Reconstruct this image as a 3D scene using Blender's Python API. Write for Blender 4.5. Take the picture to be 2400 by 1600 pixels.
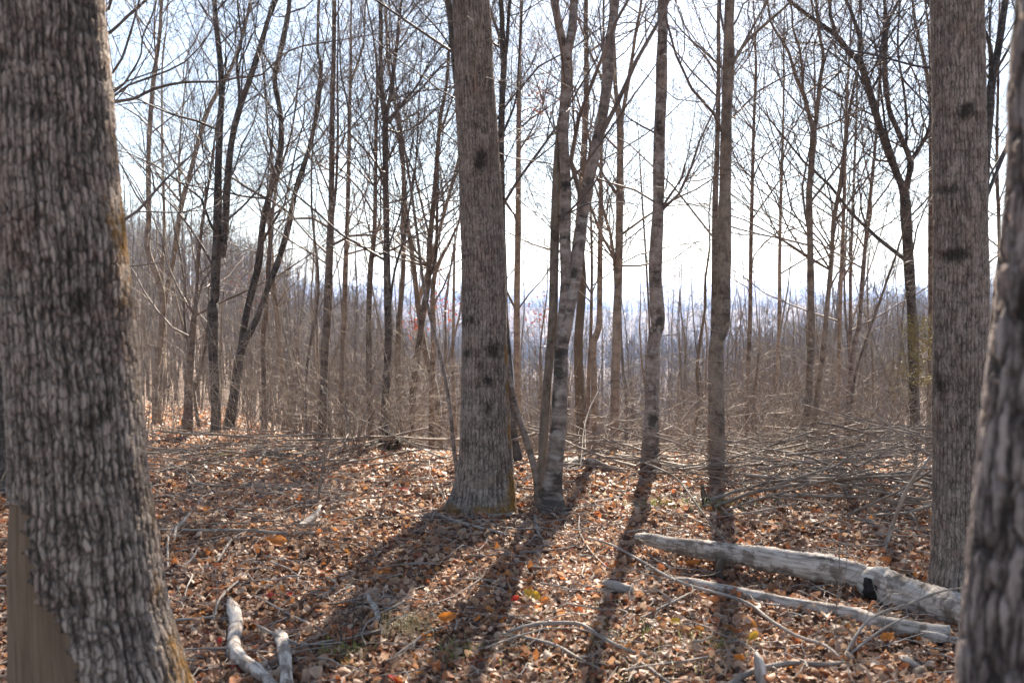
import bpy, math
import numpy as np
from mathutils import Vector

for o in list(bpy.data.objects):
    bpy.data.objects.remove(o)
S = bpy.context.scene
C = S.collection
R_ = math.radians
rng = np.random.default_rng(7)

# ------------------------------------------------------------------ camera, light
W, H, F = 2400.0, 1600.0, 2333.0
CAMZ = 1.6
PITCH = math.atan(100.0 / F)
cam_d = bpy.data.cameras.new('camera')
cam = bpy.data.objects.new('camera', cam_d); C.objects.link(cam)
cam.location = (0, 0, CAMZ)
cam.rotation_euler = (R_(90) - PITCH, 0, 0)
cam_d.sensor_width = 36.0
cam_d.lens = 36.0 * F / W
cam_d.clip_start = 0.05
cam_d.clip_end = 20000
cam_d.dof.use_dof = True
cam_d.dof.focus_distance = 9.5
cam_d.dof.aperture_fstop = 3.4
S.camera = cam

SUN_AZ, SUN_EL = R_(11.4), R_(33)
world = bpy.data.worlds.new('World'); S.world = world
world.use_nodes = True
wn = world.node_tree.nodes; wl = world.node_tree.links
wn.clear()
sky = wn.new('ShaderNodeTexSky'); sky.sky_type = 'NISHITA'
sky.sun_disc = False
sky.sun_elevation = SUN_EL
sky.sun_rotation = SUN_AZ
sky.air_density = 1.0; sky.dust_density = 0.4; sky.ozone_density = 1.5
bgn = wn.new('ShaderNodeBackground'); bgn.inputs['Strength'].default_value = 0.05
wo = wn.new('ShaderNodeOutputWorld')
wb = wn.new('ShaderNodeHueSaturation'); wb.inputs['Saturation'].default_value = .8
wl.new(sky.outputs[0], wb.inputs['Color']); wl.new(wb.outputs[0], bgn.inputs[0]); wl.new(bgn.outputs[0], wo.inputs[0])

sun_d = bpy.data.lights.new('sun', 'SUN'); sun_d.energy = 5.0; sun_d.angle = R_(0.55)
sun_d.color = (1.0, 0.90, 0.77)
sun = bpy.data.objects.new('sun', sun_d); C.objects.link(sun)
sdir = Vector((math.sin(SUN_AZ) * math.cos(SUN_EL), math.cos(SUN_AZ) * math.cos(SUN_EL), math.sin(SUN_EL)))
sun.rotation_euler = sdir.to_track_quat('Z', 'Y').to_euler()
sun.location = (5, 20, 30)

S.view_settings.view_transform = 'Standard'
S.view_settings.look = 'None'
S.view_settings.gamma = 1
S.view_settings.exposure = 2.38
try:
    S.cycles.max_bounces = 6; S.cycles.volume_bounces = 0
    S.cycles.transparent_max_bounces = 4
except Exception:
    pass

# ------------------------------------------------------------------ helpers
def col(o):
    C.objects.link(o); return o

def tag(o, label=None, cat=None, group=None, kind=None):
    if label: o['label'] = label
    if cat: o['category'] = cat
    if group: o['group'] = group
    if kind: o['kind'] = kind
    return o

def empty(name, loc=(0, 0, 0), label=None, cat=None, group=None):
    o = bpy.data.objects.new(name, None)
    o.location = loc
    o.empty_display_size = 0.2
    col(o)
    return tag(o, label, cat, group)

def mesh_np(name, V, Q=None, T=None, mats=(), smooth=True, attrs=None, origin=None):
    """V (n,3); Q (m,4) quads; T (k,3) tris"""
    me = bpy.data.meshes.new(name)
    V = np.asarray(V, dtype=np.float64)
    if origin is not None:
        V = V - np.asarray(origin)
    nq = 0 if Q is None else len(Q)
    nt = 0 if T is None else len(T)
    me.vertices.add(len(V)); me.vertices.foreach_set('co', V.astype(np.float32).ravel())
    loops = []
    if nq: loops.append(np.asarray(Q).ravel())
    if nt: loops.append(np.asarray(T).ravel())
    loops = np.concatenate(loops).astype(np.int32)
    me.loops.add(len(loops)); me.loops.foreach_set('vertex_index', loops)
    me.polygons.add(nq + nt)
    ls = np.concatenate([np.arange(nq) * 4, nq * 4 + np.arange(nt) * 3]).astype(np.int32)
    me.polygons.foreach_set('loop_start', ls)
    me.update(calc_edges=True)
    me.polygons.foreach_set('use_smooth', np.full(nq + nt, smooth, dtype=bool))
    if attrs:
        for k, a in attrs.items():
            a = np.asarray(a, dtype=np.float32)
            if a.ndim == 2:
                at = me.attributes.new(k, 'FLOAT_VECTOR', 'POINT'); at.data.foreach_set('vector', a.ravel())
            else:
                at = me.attributes.new(k, 'FLOAT', 'POINT'); at.data.foreach_set('value', a)
    for m in mats: me.materials.append(m)
    me.validate()
    return me

def obj(name, me, parent=None, loc=None):
    o = bpy.data.objects.new(name, me)
    if loc is not None: o.location = loc
    col(o)
    if parent is not None: o.parent = parent
    return o

def norm(a):
    return a / np.maximum(np.linalg.norm(a, axis=-1, keepdims=True), 1e-9)

def tubes(P, Rr, sides, bumps=None):
    """P (m,n,3), Rr (m,n) -> V, Q, bco.  bumps (m,n,sides) multiplies the radius"""
    P = np.asarray(P, float); Rr = np.asarray(Rr, float)
    m, n, _ = P.shape
    T = norm(np.gradient(P, axis=1))
    mt = np.abs(T.mean(axis=1))
    ref = np.zeros((m, 3))
    ax = np.argmin(mt, axis=1); ref[np.arange(m), ax] = 1
    A = norm(np.cross(T, ref[:, None, :])); B = np.cross(T, A)
    th = np.linspace(0, 2 * np.pi, sides, endpoint=False)
    rr = Rr[..., None] * (bumps if bumps is not None else 1.0)
    if np.ndim(rr) == 3 and rr.shape[2] == 1: rr = np.repeat(rr, sides, axis=2)
    V = P[:, :, None, :] + rr[..., None] * (np.cos(th)[None, None, :, None] * A[:, :, None, :] + np.sin(th)[None, None, :, None] * B[:, :, None, :])
    s = np.concatenate([np.zeros((m, 1)), np.cumsum(np.linalg.norm(np.diff(P, axis=1), axis=2), axis=1)], axis=1)
    Rm = np.maximum(np.median(Rr, axis=1), 0.01)
    b = np.zeros((m, n, sides, 3))
    b[..., 0] = np.cos(th) * Rm[:, None, None]; b[..., 1] = np.sin(th) * Rm[:, None, None]; b[..., 2] = s[..., None]
    b[..., 2] += rng.uniform(0, 50, (m, 1, 1))
    i = np.arange(m)[:, None, None] * n * sides + np.arange(n - 1)[None, :, None] * sides
    j = np.arange(sides)[None, None, :]; j2 = (j + 1) % sides
    Q = np.stack([i + j, i + j2, i + sides + j2, i + sides + j], axis=-1).reshape(-1, 4)
    return V.reshape(-1, 3), Q, b.reshape(-1, 3)

class Acc:
    """collects tubes into ONE mesh"""
    def __init__(s): s.V = []; s.Q = []; s.B = []; s.n = 0
    def add(s, V, Q, b):
        s.V.append(V); s.Q.append(Q + s.n); s.B.append(b); s.n += len(V)
    def tube(s, P, R, sides, bumps=None): s.add(*tubes(P, R, sides, bumps))
    def mesh(s, name, mat, origin=None, extra=None):
        V = np.concatenate(s.V); Q = np.concatenate(s.Q); B = np.concatenate(s.B)
        at = {'bco': B}
        if extra is not None: at.update(extra(V))
        return mesh_np(name, V, Q, mats=[mat], attrs=at, origin=origin)

def catmull(P, step):
    """resample polyline (k,d) by catmull-rom; step in metres of the first 3 columns"""
    P = np.asarray(P, float)
    if len(P) == 2: P = np.array([P[0], (P[0] + P[1]) / 2, P[1]])
    Q = np.vstack([2 * P[0] - P[1], P, 2 * P[-1] - P[-2]])
    out = []
    for i in range(1, len(Q) - 2):
        L = np.linalg.norm(Q[i + 1, :3] - Q[i, :3]); k = max(1, int(math.ceil(L / step)))
        t = (np.arange(k) / k)[:, None]
        a, b, c, d = Q[i - 1], Q[i], Q[i + 1], Q[i + 2]
        out.append(0.5 * (2 * b + (c - a) * t + (2 * a - 5 * b + 4 * c - d) * t**2 + (3 * b - a - 3 * c + d) * t**3))
    out.append(P[-1:]); return np.vstack(out)

# ------------------------------------------------------------------ terrain
RK = [0, 9.5, 12, 20, 45, 80, 120, 170, 230, 350, 500, 700, 900, 1300, 1800, 2600, 7000]
FAR = [-34, -28, -6, -40, -20, 24, -60]
AZK = np.array([-180, -60, -27, -17, -10, -4, 3, 10, 17, 26, 60, 180.0])
PR = np.array([
 [0, 0, 0, -.3, -1, -1.5, -1, 0, 1, -5, -20] + FAR[1:],
 [0, 0, 0, -.3, -1, -1.5, -1, 0, 1, -5, -20] + FAR[1:],
 [0, 0, -.02, -.5, -2.2, -2.0, 2.5, 7, 9, -2, -25] + FAR[1:],
 [0, 0, -.05, -.8, -3.0, -4.5, -2.5, 1, 3, -8, -28] + FAR[1:],
 [0, 0, -.15, -1.4, -6, -10, -11, -9, -6, -14, -30] + FAR[1:],
 [0, 0, -.3, -2.0, -8, -15, -19, -18, -15, -22] + FAR,
 [0, 0, -.3, -2.2, -9, -17, -24, -28, -29, -30] + FAR,
 [0, 0, -.3, -2.2, -8.5, -15, -19, -19, -16, -24] + FAR,
 [0, 0, -.25, -2.0, -7, -12, -14, -14, -12, -20] + FAR,
 [0, 0, -.2, -1.6, -5.5, -9, -10, -8, -5, -18] + FAR,
 [0, 0, 0, -.5, -3, -5, -5, -5, -5, -15] + FAR,
 [0, 0, 0, -.5, -3, -5, -5, -5, -5, -15] + FAR], float)

def ground(x, y):
    x = np.asarray(x, float); y = np.asarray(y, float)
    r = np.hypot(x, y); az = np.degrees(np.arctan2(x, y))
    k = np.clip(np.searchsorted(AZK, az, side='right') - 1, 0, len(AZK) - 2)
    t = (az - AZK[k]) / (AZK[k + 1] - AZK[k]); t = t * t * (3 - 2 * t)
    z = np.zeros_like(r)
    allz = np.stack([np.interp(r, RK, p) for p in PR])
    idx = np.indices(r.shape) if r.ndim else ()
    z0 = np.take_along_axis(allz, k[None], 0)[0]; z1 = np.take_along_axis(allz, k[None] + 1, 0)[0]
    z = z0 * (1 - t) + z1 * t
    z = z + 0.035 * np.sin(x * 1.9 + 1.3) * np.sin(y * 1.5 + .4) + 0.022 * np.sin(x * 4.3 + y * 2.1) * np.sin(y * 3.9 - x * 1.2)
    a = np.clip((r - 14) / 300, 0, 1)
    z = z + a * (3.2 * np.sin(x * .021 + 1) * np.cos(y * .017) + 5 * np.sin(az * .31 + r * .002) * np.clip(r / 900, 0, 1.6)
                 + 7 * np.sin(az * .9 + 1.2) * np.clip((r - 1500) / 1000, 0, 1) + 4 * np.sin(az * 2.3 + 2) * np.clip((r - 700) / 500, 0, 1))
    return z
def g1(x, y): return float(ground(np.array([x]), np.array([y]))[0])

def ray(u, v):
    x = (u - W / 2) / F; yy = -(v - H / 2) / F
    c, s = math.cos(PITCH), math.sin(PITCH)
    return np.array([x, c + s * yy, -s + c * yy])
def at(u, v, D):
    d = ray(u, v); return np.array([0, 0, CAMZ]) + d * (D / d[1])
def on_ground(u, v, lift=0.0):
    d = ray(u, v); t = (CAMZ - lift) / -d[2]
    for _ in range(12):
        p = d * t; z = g1(p[0], p[1]) + lift
        t = (CAMZ - z) / -d[2]
    return np.array([0, 0, CAMZ]) + d * t
def project(V):
    c, s = math.cos(PITCH), math.sin(PITCH)
    X = V[:, 0]; Y = V[:, 1]; Z = V[:, 2] - CAMZ
    dep = np.maximum(Y * c - Z * s, 0.05); up = Y * s + Z * c
    return W / 2 + F * X / dep, H / 2 - F * up / dep

# ------------------------------------------------------------------ materials
def new_mat(name):
    m = bpy.data.materials.new(name); m.use_nodes = True
    nt = m.node_tree; nt.nodes.clear()
    out = nt.nodes.new('ShaderNodeOutputMaterial'); p = nt.nodes.new('ShaderNodeBsdfPrincipled')
    nt.links.new(p.outputs[0], out.inputs[0])
    return m, nt, p, out
def nd(nt, typ, ins=None, **kw):
    n = nt.nodes.new(typ)
    for k, v in kw.items(): setattr(n, k, v)
    if ins:
        for k, v in ins.items():
            if hasattr(v, 'is_linked') or hasattr(v, 'links'): nt.links.new(v, n.inputs[k])
            else: n.inputs[k].default_value = v
    return n
def ramp(nt, fac, stops, interp='LINEAR'):
    n = nt.nodes.new('ShaderNodeValToRGB'); n.color_ramp.interpolation = interp
    e = n.color_ramp.elements
    while len(e) < len(stops): e.new(0.5)
    for i, (p, c) in enumerate(stops):
        e[i].position = p; e[i].color = (*c, 1) if len(c) == 3 else c
    nt.links.new(fac, n.inputs[0]); return n.outputs[0]
def g3(v): return (v, v, v)
def mixc(nt, f, a, b, mode='MIX'):
    n = nt.nodes.new('ShaderNodeMix'); n.data_type = 'RGBA'; n.blend_type = mode
    for i, x in ((0, f), (6, a), (7, b)):
        if hasattr(x, 'links'): nt.links.new(x, n.inputs[i])
        elif i == 0: n.inputs[0].default_value = x
        else: n.inputs[i].default_value = (*x, 1)
    return n.outputs[2]
def mth(nt, op, a, b=None, clamp=False):
    n = nt.nodes.new('ShaderNodeMath'); n.operation = op; n.use_clamp = clamp
    for i, x in ((0, a), (1, b)):
        if x is None: continue
        if hasattr(x, 'links'): nt.links.new(x, n.inputs[i])
        else: n.inputs[i].default_value = x
    return n.outputs[0]
def noise(nt, vec, scale, detail=4, rough=0.55):
    return nd(nt, 'ShaderNodeTexNoise', {'Vector': vec, 'Scale': scale, 'Detail': detail, 'Roughness': rough}).outputs[0]
def vscale(nt, v, s):
    return nd(nt, 'ShaderNodeMapping', {'Vector': v, 'Scale': s}).outputs[0]

def bark_oak(name, ncol=76, blen=2.6, soft=0.0, rg=.32, emin=0.0, fw=.2, pale=(.38, .32, .295), mid=(.22, .175, .155), dark=(.020, .015, .012), depth=0.008, moss=(.30, .14, .010), crack=.22):
    m, nt, p, out = new_mat(name)
    co = nd(nt, 'ShaderNodeAttribute', attribute_name='bco').outputs['Vector']
    def warp(v, sc, amt, det=2.0):
        w = nd(nt, 'ShaderNodeTexNoise', {'Vector': v, 'Scale': sc, 'Detail': det})
        w = nd(nt, 'ShaderNodeVectorMath', {0: w.outputs['Color'], 1: (.5, .5, .5)}, operation='SUBTRACT').outputs[0]
        w = nd(nt, 'ShaderNodeVectorMath', {0: w, 'Scale': amt}, operation='SCALE').outputs[0]
        return nd(nt, 'ShaderNodeVectorMath', {0: v, 1: w}, operation='ADD').outputs[0]
    cw = warp(co, 6.0, .03)
    fine = noise(nt, vscale(nt, cw, (1, 1, .4)), 150, 4, .7)
    big = noise(nt, vscale(nt, co, (1, 1, .5)), 6.0, 4, .6)
    sx = nd(nt, 'ShaderNodeSeparateXYZ', {0: cw})
    ang = mth(nt, 'MULTIPLY', mth(nt, 'ARCTAN2', sx.outputs[1], sx.outputs[0]), ncol / (2 * math.pi))
    al = mth(nt, 'MULTIPLY', sx.outputs[2], ncol / (2 * math.pi * .18))
    w1 = nd(nt, 'ShaderNodeTexNoise', {'Vector': vscale(nt, co, (1, 1, .45)), 'Scale': 17.0, 'Detail': 2.0})
    w2 = nd(nt, 'ShaderNodeTexNoise', {'Vector': vscale(nt, co, (1, 1, .6)), 'Scale': 75.0, 'Detail': 3.0})
    q1 = nd(nt, 'ShaderNodeSeparateColor', {0: w1.outputs['Color']}); q2 = nd(nt, 'ShaderNodeSeparateColor', {0: w2.outputs['Color']})
    ax = mth(nt, 'ADD', al, mth(nt, 'ADD', mth(nt, 'MULTIPLY', q1.outputs[0], 2.0), mth(nt, 'MULTIPLY', q2.outputs[0], .5)))
    ay = mth(nt, 'ADD', ang, mth(nt, 'ADD', mth(nt, 'MULTIPLY', q1.outputs[1], 1.2), mth(nt, 'MULTIPLY', q2.outputs[1], .35)))
    w3 = noise(nt, vscale(nt, co, (1, 1, .5)), 24, 3, .6)
    vec = nd(nt, 'ShaderNodeCombineXYZ', {0: mth(nt, 'DIVIDE', ax, blen), 1: ay})
    vo = nd(nt, 'ShaderNodeTexVoronoi', {'Vector': vec.outputs[0], 'Scale': 1.0, 'Randomness': .7}, feature='DISTANCE_TO_EDGE')
    vc = nd(nt, 'ShaderNodeTexVoronoi', {'Vector': vec.outputs[0], 'Scale': 1.0, 'Randomness': .7}, feature='F1')
    cellr = nd(nt, 'ShaderNodeSeparateColor', {0: vc.outputs['Color']}).outputs[0]
    rag = mth(nt, 'MULTIPLY', mth(nt, 'SUBTRACT', fine, .5), rg)
    wide = mth(nt, 'MULTIPLY', mth(nt, 'SUBTRACT', w3, .42), .5)
    e1 = nd(nt, 'ShaderNodeMapRange', {'Value': mth(nt, 'ADD', vo.outputs[0], mth(nt, 'ADD', rag, wide)), 'From Min': .0, 'From Max': crack, 'To Min': emin, 'To Max': 1.0}).outputs[0]
    fy = mth(nt, 'ABSOLUTE', mth(nt, 'SUBTRACT', mth(nt, 'FRACT', mth(nt, 'MULTIPLY', ay, .5)), .5))
    e2 = nd(nt, 'ShaderNodeMapRange', {'Value': mth(nt, 'ADD', fy, mth(nt, 'ADD', rag, mth(nt, 'MULTIPLY', wide, 1.2))), 'From Min': .0, 'From Max': fw, 'To Min': .1, 'To Max': 1.0}).outputs[0]
    plate = mth(nt, 'MULTIPLY', e1, e2)
    fr = plate; streak = plate
    tone = mth(nt, 'ADD', mth(nt, 'MULTIPLY', cellr, .3), mth(nt, 'ADD', mth(nt, 'MULTIPLY', big, .6), mth(nt, 'MULTIPLY', fine, .5)))
    c1 = ramp(nt, tone, [(.30, dark), (.48, mid), (.74, pale), (1.0, tuple(min(1, x * 1.3) for x in pale))])
    # warm reddish patches
    warm = ramp(nt, noise(nt, co, 11, 3), [(.52, g3(0)), (.68, g3(1))])
    c1 = mixc(nt, mth(nt, 'MULTIPLY', warm, .35), c1, (.23, .13, .09))
    c2 = mixc(nt, mth(nt, 'ADD', mth(nt, 'MULTIPLY', plate, 1 - soft), soft), dark, c1)
    # dark stains, moss, bare wood: authored masks
    nz = noise(nt, vscale(nt, co, (1, 1, .6)), 16, 6, .8)
    def mask(nm, lo=.45, hi=1.0, k=2.6):
        a = nd(nt, 'ShaderNodeAttribute', attribute_name=nm).outputs['Fac']
        s = mth(nt, 'ADD', a, mth(nt, 'MULTIPLY', mth(nt, 'SUBTRACT', nz, .5), k))
        return nd(nt, 'ShaderNodeMapRange', {'Value': s, 'From Min': lo, 'From Max': hi, 'To Min': 0.0, 'To Max': 1.0}).outputs[0]
    dk = mask('dark'); ms = mask('moss'); br = mask('bare', .46, .52, .2)
    c2 = mixc(nt, mth(nt, 'MULTIPLY', dk, .85), c2, (.022, .016, .010))
    mc = ramp(nt, noise(nt, co, 60, 3), [(.35, tuple(x * .35 for x in moss)), (.65, moss)])
    c2 = mixc(nt, mth(nt, 'MULTIPLY', ms, .85), c2, mc)
    wood = ramp(nt, noise(nt, vscale(nt, co, (1, 1, .05)), 70, 4, .6), [(.3, (.10, .065, .04)), (.5, (.16, .11, .07)), (.75, (.22, .155, .10))])
    c2 = mixc(nt, br, c2, wood)
    nt.links.new(c2, p.inputs['Base Color'])
    p.inputs['Roughness'].default_value = .88; p.inputs['Specular IOR Level'].default_value = .25
    nb = mth(nt, 'SUBTRACT', 1.0, br)
    h = mth(nt, 'ADD', mth(nt, 'MULTIPLY', plate, .75), mth(nt, 'ADD', mth(nt, 'MULTIPLY', cellr, .3), mth(nt, 'MULTIPLY', fr, .35)))
    h = mth(nt, 'ADD', mth(nt, 'MULTIPLY', h, nb), mth(nt, 'MULTIPLY', fine, .22))
    dn = nd(nt, 'ShaderNodeDisplacement', {'Height': h, 'Midlevel': .6, 'Scale': depth})
    nt.links.new(dn.outputs[0], out.inputs['Displacement'])
    m.displacement_method = 'BOTH'
    return m

def bark_smooth(name, a, b, c, scale=14, bands=.5, bump=.35, zs=.4, rand=.25, spots=(.45, .43, .40)):
    """thin-barked mottled trunks"""
    m, nt, p, out = new_mat(name)
    co = nd(nt, 'ShaderNodeAttribute', attribute_name='bco').outputs['Vector']
    n1 = noise(nt, vscale(nt, co, (1, 1, zs)), scale, 5, .65)
    n2 = noise(nt, vscale(nt, co, (1, 1, 1.2)), scale * 1.6, 3, .6)
    n3 = noise(nt, vscale(nt, co, (1, 1, .15)), scale * 6, 3, .6)
    t = mth(nt, 'ADD', mth(nt, 'MULTIPLY', n1, .65), mth(nt, 'ADD', mth(nt, 'MULTIPLY', n2, bands * .3), mth(nt, 'MULTIPLY', n3, .25)))
    t = mth(nt, 'ADD', t, (.7 - bands) * .15)
    cc = ramp(nt, t, [(.44, a), (.54, b), (.63, c)])
    sp = ramp(nt, noise(nt, co, scale * 1.7, 4, .7), [(.54, g3(0)), (.60, g3(1))])
    cc = mixc(nt, mth(nt, 'MULTIPLY', sp, .55), cc, spots)
    dk = nd(nt, 'ShaderNodeAttribute', attribute_name='dark').outputs['Fac']
    dk = nd(nt, 'ShaderNodeMapRange', {'Value': mth(nt, 'ADD', dk, mth(nt, 'MULTIPLY', mth(nt, 'SUBTRACT', noise(nt, co, 16, 6, .8), .5), 2.6)), 'From Min': .45, 'From Max': .9, 'To Min': 0.0, 'To Max': 1.0}).outputs[0]
    cc = mixc(nt, mth(nt, 'MULTIPLY', dk, .85), cc, (.02, .017, .012))
    oi = nd(nt, 'ShaderNodeObjectInfo').outputs['Random']
    hv = nd(nt, 'ShaderNodeHueSaturation', {'Color': cc, 'Value': mth(nt, 'ADD', 1 - rand, mth(nt, 'MULTIPLY', oi, 2 * rand))})
    nt.links.new(hv.outputs[0], p.inputs['Base Color'])
    p.inputs['Roughness'].default_value = .8; p.inputs['Specular IOR Level'].default_value = .3
    bp = nd(nt, 'ShaderNodeBump', {'Height': mth(nt, 'ADD', n3, n2), 'Strength': bump, 'Distance': .02})
    nt.links.new(bp.outputs[0], p.inputs['Normal'])
    return m

def simple(name, a, b, scale=8, rough=.8, rand=.25, bump=0.0):
    m, nt, p, out = new_mat(name)
    tc = nd(nt, 'ShaderNodeTexCoord').outputs['Object']
    n1 = noise(nt, tc, scale, 4, .6)
    cc = ramp(nt, n1, [(.35, a), (.65, b)])
    oi = nd(nt, 'ShaderNodeObjectInfo').outputs['Random']
    hv = nd(nt, 'ShaderNodeHueSaturation', {'Color': cc, 'Value': mth(nt, 'ADD', 1 - rand, mth(nt, 'MULTIPLY', oi, 2 * rand))})
    nt.links.new(hv.outputs[0], p.inputs['Base Color'])
    p.inputs['Roughness'].default_value = rough; p.inputs['Specular IOR Level'].default_value = .35
    if bump:
        bp = nd(nt, 'ShaderNodeBump', {'Height': n1, 'Strength': bump, 'Distance': .02})
        nt.links.new(bp.outputs[0], p.inputs['Normal'])
    return m

M = {}
M['oak'] = bark_oak('oak_bark', 76, 3.0, .2, emin=.2, fw=.26, pale=(.29, .236, .192), mid=(.165, .128, .102), depth=.006)
M['oak_near'] = bark_oak('oak_bark_near', 92, 3.4, .0, rg=.42, mid=(.165, .127, .102), pale=(.33, .268, .218), emin=.22, fw=.32)
M['rough'] = bark_oak('rough_bark', 44, 4.0, .05, rg=.15, pale=(.31, .255, .225), mid=(.11, .087, .075), depth=.009)
M['dark'] = bark_smooth('dark_bark', (.018, .015, .013), (.05, .041, .035), (.12, .10, .085), 22, .4, .6, .3, .2, (.16, .155, .13))
M['grey'] = bark_smooth('grey_mottled_bark', (.045, .036, .03), (.16, .122, .098), (.27, .215, .18), 11, .12, .5, 1.1, .1, (.36, .33, .29))
M['tan'] = bark_smooth('tan_bark', (.08, .058, .042), (.185, .14, .105), (.29, .225, .17), 16, .22, .4, .5, .2, (.28, .25, .2))
M['brown'] = bark_smooth('brown_bark', (.045, .034, .026), (.12, .088, .066), (.21, .16, .122), 16, .2, .4, .4, .25, (.24, .21, .18))
M['twig'] = simple('twig_bark', (.09, .066, .052), (.22, .168, .135), 3, .65, .3)
M['twig_dark'] = simple('dark_twig_bark', (.05, .04, .036), (.12, .1, .088), 3, .6, .3)
M['bg'] = simple('forest_bark', (.085, .064, .044), (.205, .16, .115), 2, .75, .48)
M['far'] = simple('far_forest_bark', (.09, .072, .054), (.17, .135, .10), .05, .85, .1)

def wood_mat(name, a, b, c, dkc=(.05, .035, .025), patch=.5):
    m, nt, p, out = new_mat(name)
    co = nd(nt, 'ShaderNodeAttribute', attribute_name='bco').outputs['Vector']
    n1 = noise(nt, vscale(nt, co, (1, 1, .12)), 55, 5, .65)
    n2 = noise(nt, co, 9, 5, .65)
    cc = ramp(nt, n1, [(.3, a), (.5, b), (.72, c)])
    pm = ramp(nt, n2, [(patch, g3(0)), (patch + .07, g3(1))])
    cc = mixc(nt, mth(nt, 'MULTIPLY', pm, .7), cc, dkc)
    oi = nd(nt, 'ShaderNodeObjectInfo').outputs['Random']
    hv = nd(nt, 'ShaderNodeHueSaturation', {'Color': cc, 'Value': mth(nt, 'ADD', .8, mth(nt, 'MULTIPLY', oi, .4))})
    nt.links.new(hv.outputs[0], p.inputs['Base Color'])
    p.inputs['Roughness'].default_value = .75; p.inputs['Specular IOR Level'].default_value = .3
    bp = nd(nt, 'ShaderNodeBump', {'Height': mth(nt, 'ADD', n1, n2), 'Strength': .6, 'Distance': .012})
    nt.links.new(bp.outputs[0], p.inputs['Normal'])
    return m
M['log'] = wood_mat('weathered_wood', (.10, .07, .05), (.48, .40, .33), (.72, .65, .57), (.11, .07, .045), .49)
M['stick'] = wood_mat('stick_wood', (.15, .12, .10), (.28, .235, .195), (.42, .36, .30), (.12, .09, .07), .58)
M['darkwood'] = wood_mat('dark_rotten_wood', (.03, .022, .016), (.09, .066, .048), (.19, .145, .105), (.06, .055, .02), .55)
M['rot'] = wood_mat('painted_hollow_shade', (.008, .006, .004), (.018, .012, .009), (.05, .035, .025), (.012, .009, .006), .5)  # near-black colour paints the shade inside the log's hollow
M['brush'] = wood_mat('brush_wood', (.11, .08, .06), (.25, .195, .15), (.41, .34, .28), (.09, .066, .048), .54)

LEAF_STOPS = [(0, (.055, .030, .022)), (.12, (.15, .068, .036)), (.26, (.31, .12, .052)), (.44, (.47, .235, .115)),
              (.64, (.56, .345, .205)), (.84, (.68, .48, .33)), (.885, (.74, .56, .42)), (.90, (.52, .12, .02)), (.975, (.60, .24, .03)), (1.0, (.30, .03, .015))]
def leaf_mat():
    m, nt, p, out = new_mat('leaf_litter')
    r = nd(nt, 'ShaderNodeAttribute', attribute_name='rnd').outputs['Fac']
    tc = nd(nt, 'ShaderNodeTexCoord').outputs['Object']
    cc = ramp(nt, r, LEAF_STOPS)
    nz = noise(nt, tc, 45, 3, .6)
    cc = mixc(nt, .5, cc, ramp(nt, nz, [(.3, g3(.35)), (.7, g3(1.0))]), 'MULTIPLY')
    cc = mixc(nt, .15, cc, (.5, .32, .22), 'MIX')
    nt.links.new(cc, p.inputs['Base Color'])
    p.inputs['Roughness'].default_value = .56; p.inputs['Specular IOR Level'].default_value = .36
    tr = nd(nt, 'ShaderNodeBsdfTranslucent', {'Color': cc})
    mx = nd(nt, 'ShaderNodeMixShader', {0: .36, 1: p.outputs[0], 2: tr.outputs[0]})
    nt.links.new(mx.outputs[0], out.inputs[0])
    return m
M['leaf'] = leaf_mat()
def flat_leaf(name, c, tr_=.45):
    m, nt, p, out = new_mat(name)
    tc = nd(nt, 'ShaderNodeTexCoord').outputs['Object']
    nz = noise(nt, tc, 60, 3, .6)
    cc = ramp(nt, nz, [(.3, tuple(x * .55 for x in c)), (.65, c)])
    nt.links.new(cc, p.inputs['Base Color']); p.inputs['Roughness'].default_value = .55
    t = nd(nt, 'ShaderNodeBsdfTranslucent', {'Color': cc})
    mx = nd(nt, 'ShaderNodeMixShader', {0: tr_, 1: p.outputs[0], 2: t.outputs[0]})
    nt.links.new(mx.outputs[0], out.inputs[0]); return m
M['l_orange'] = flat_leaf('orange_leaf', (.75, .25, .03))
M['l_red'] = flat_leaf('red_leaf', (.62, .05, .02))
M['l_yellow'] = flat_leaf('yellow_leaf', (.72, .45, .04))
M['l_tan'] = flat_leaf('tan_leaf', (.5, .33, .17))
M['grass'] = flat_leaf('grass_blade', (.30, .34, .06), .35)
M['straw'] = flat_leaf('dry_grass_blade', (.42, .34, .17), .3)
M['cedar'] = flat_leaf('cedar_foliage', (.26, .20, .045), .3)
M['redbud'] = flat_leaf('red_bud', (.33, .09, .06), .3)

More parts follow.
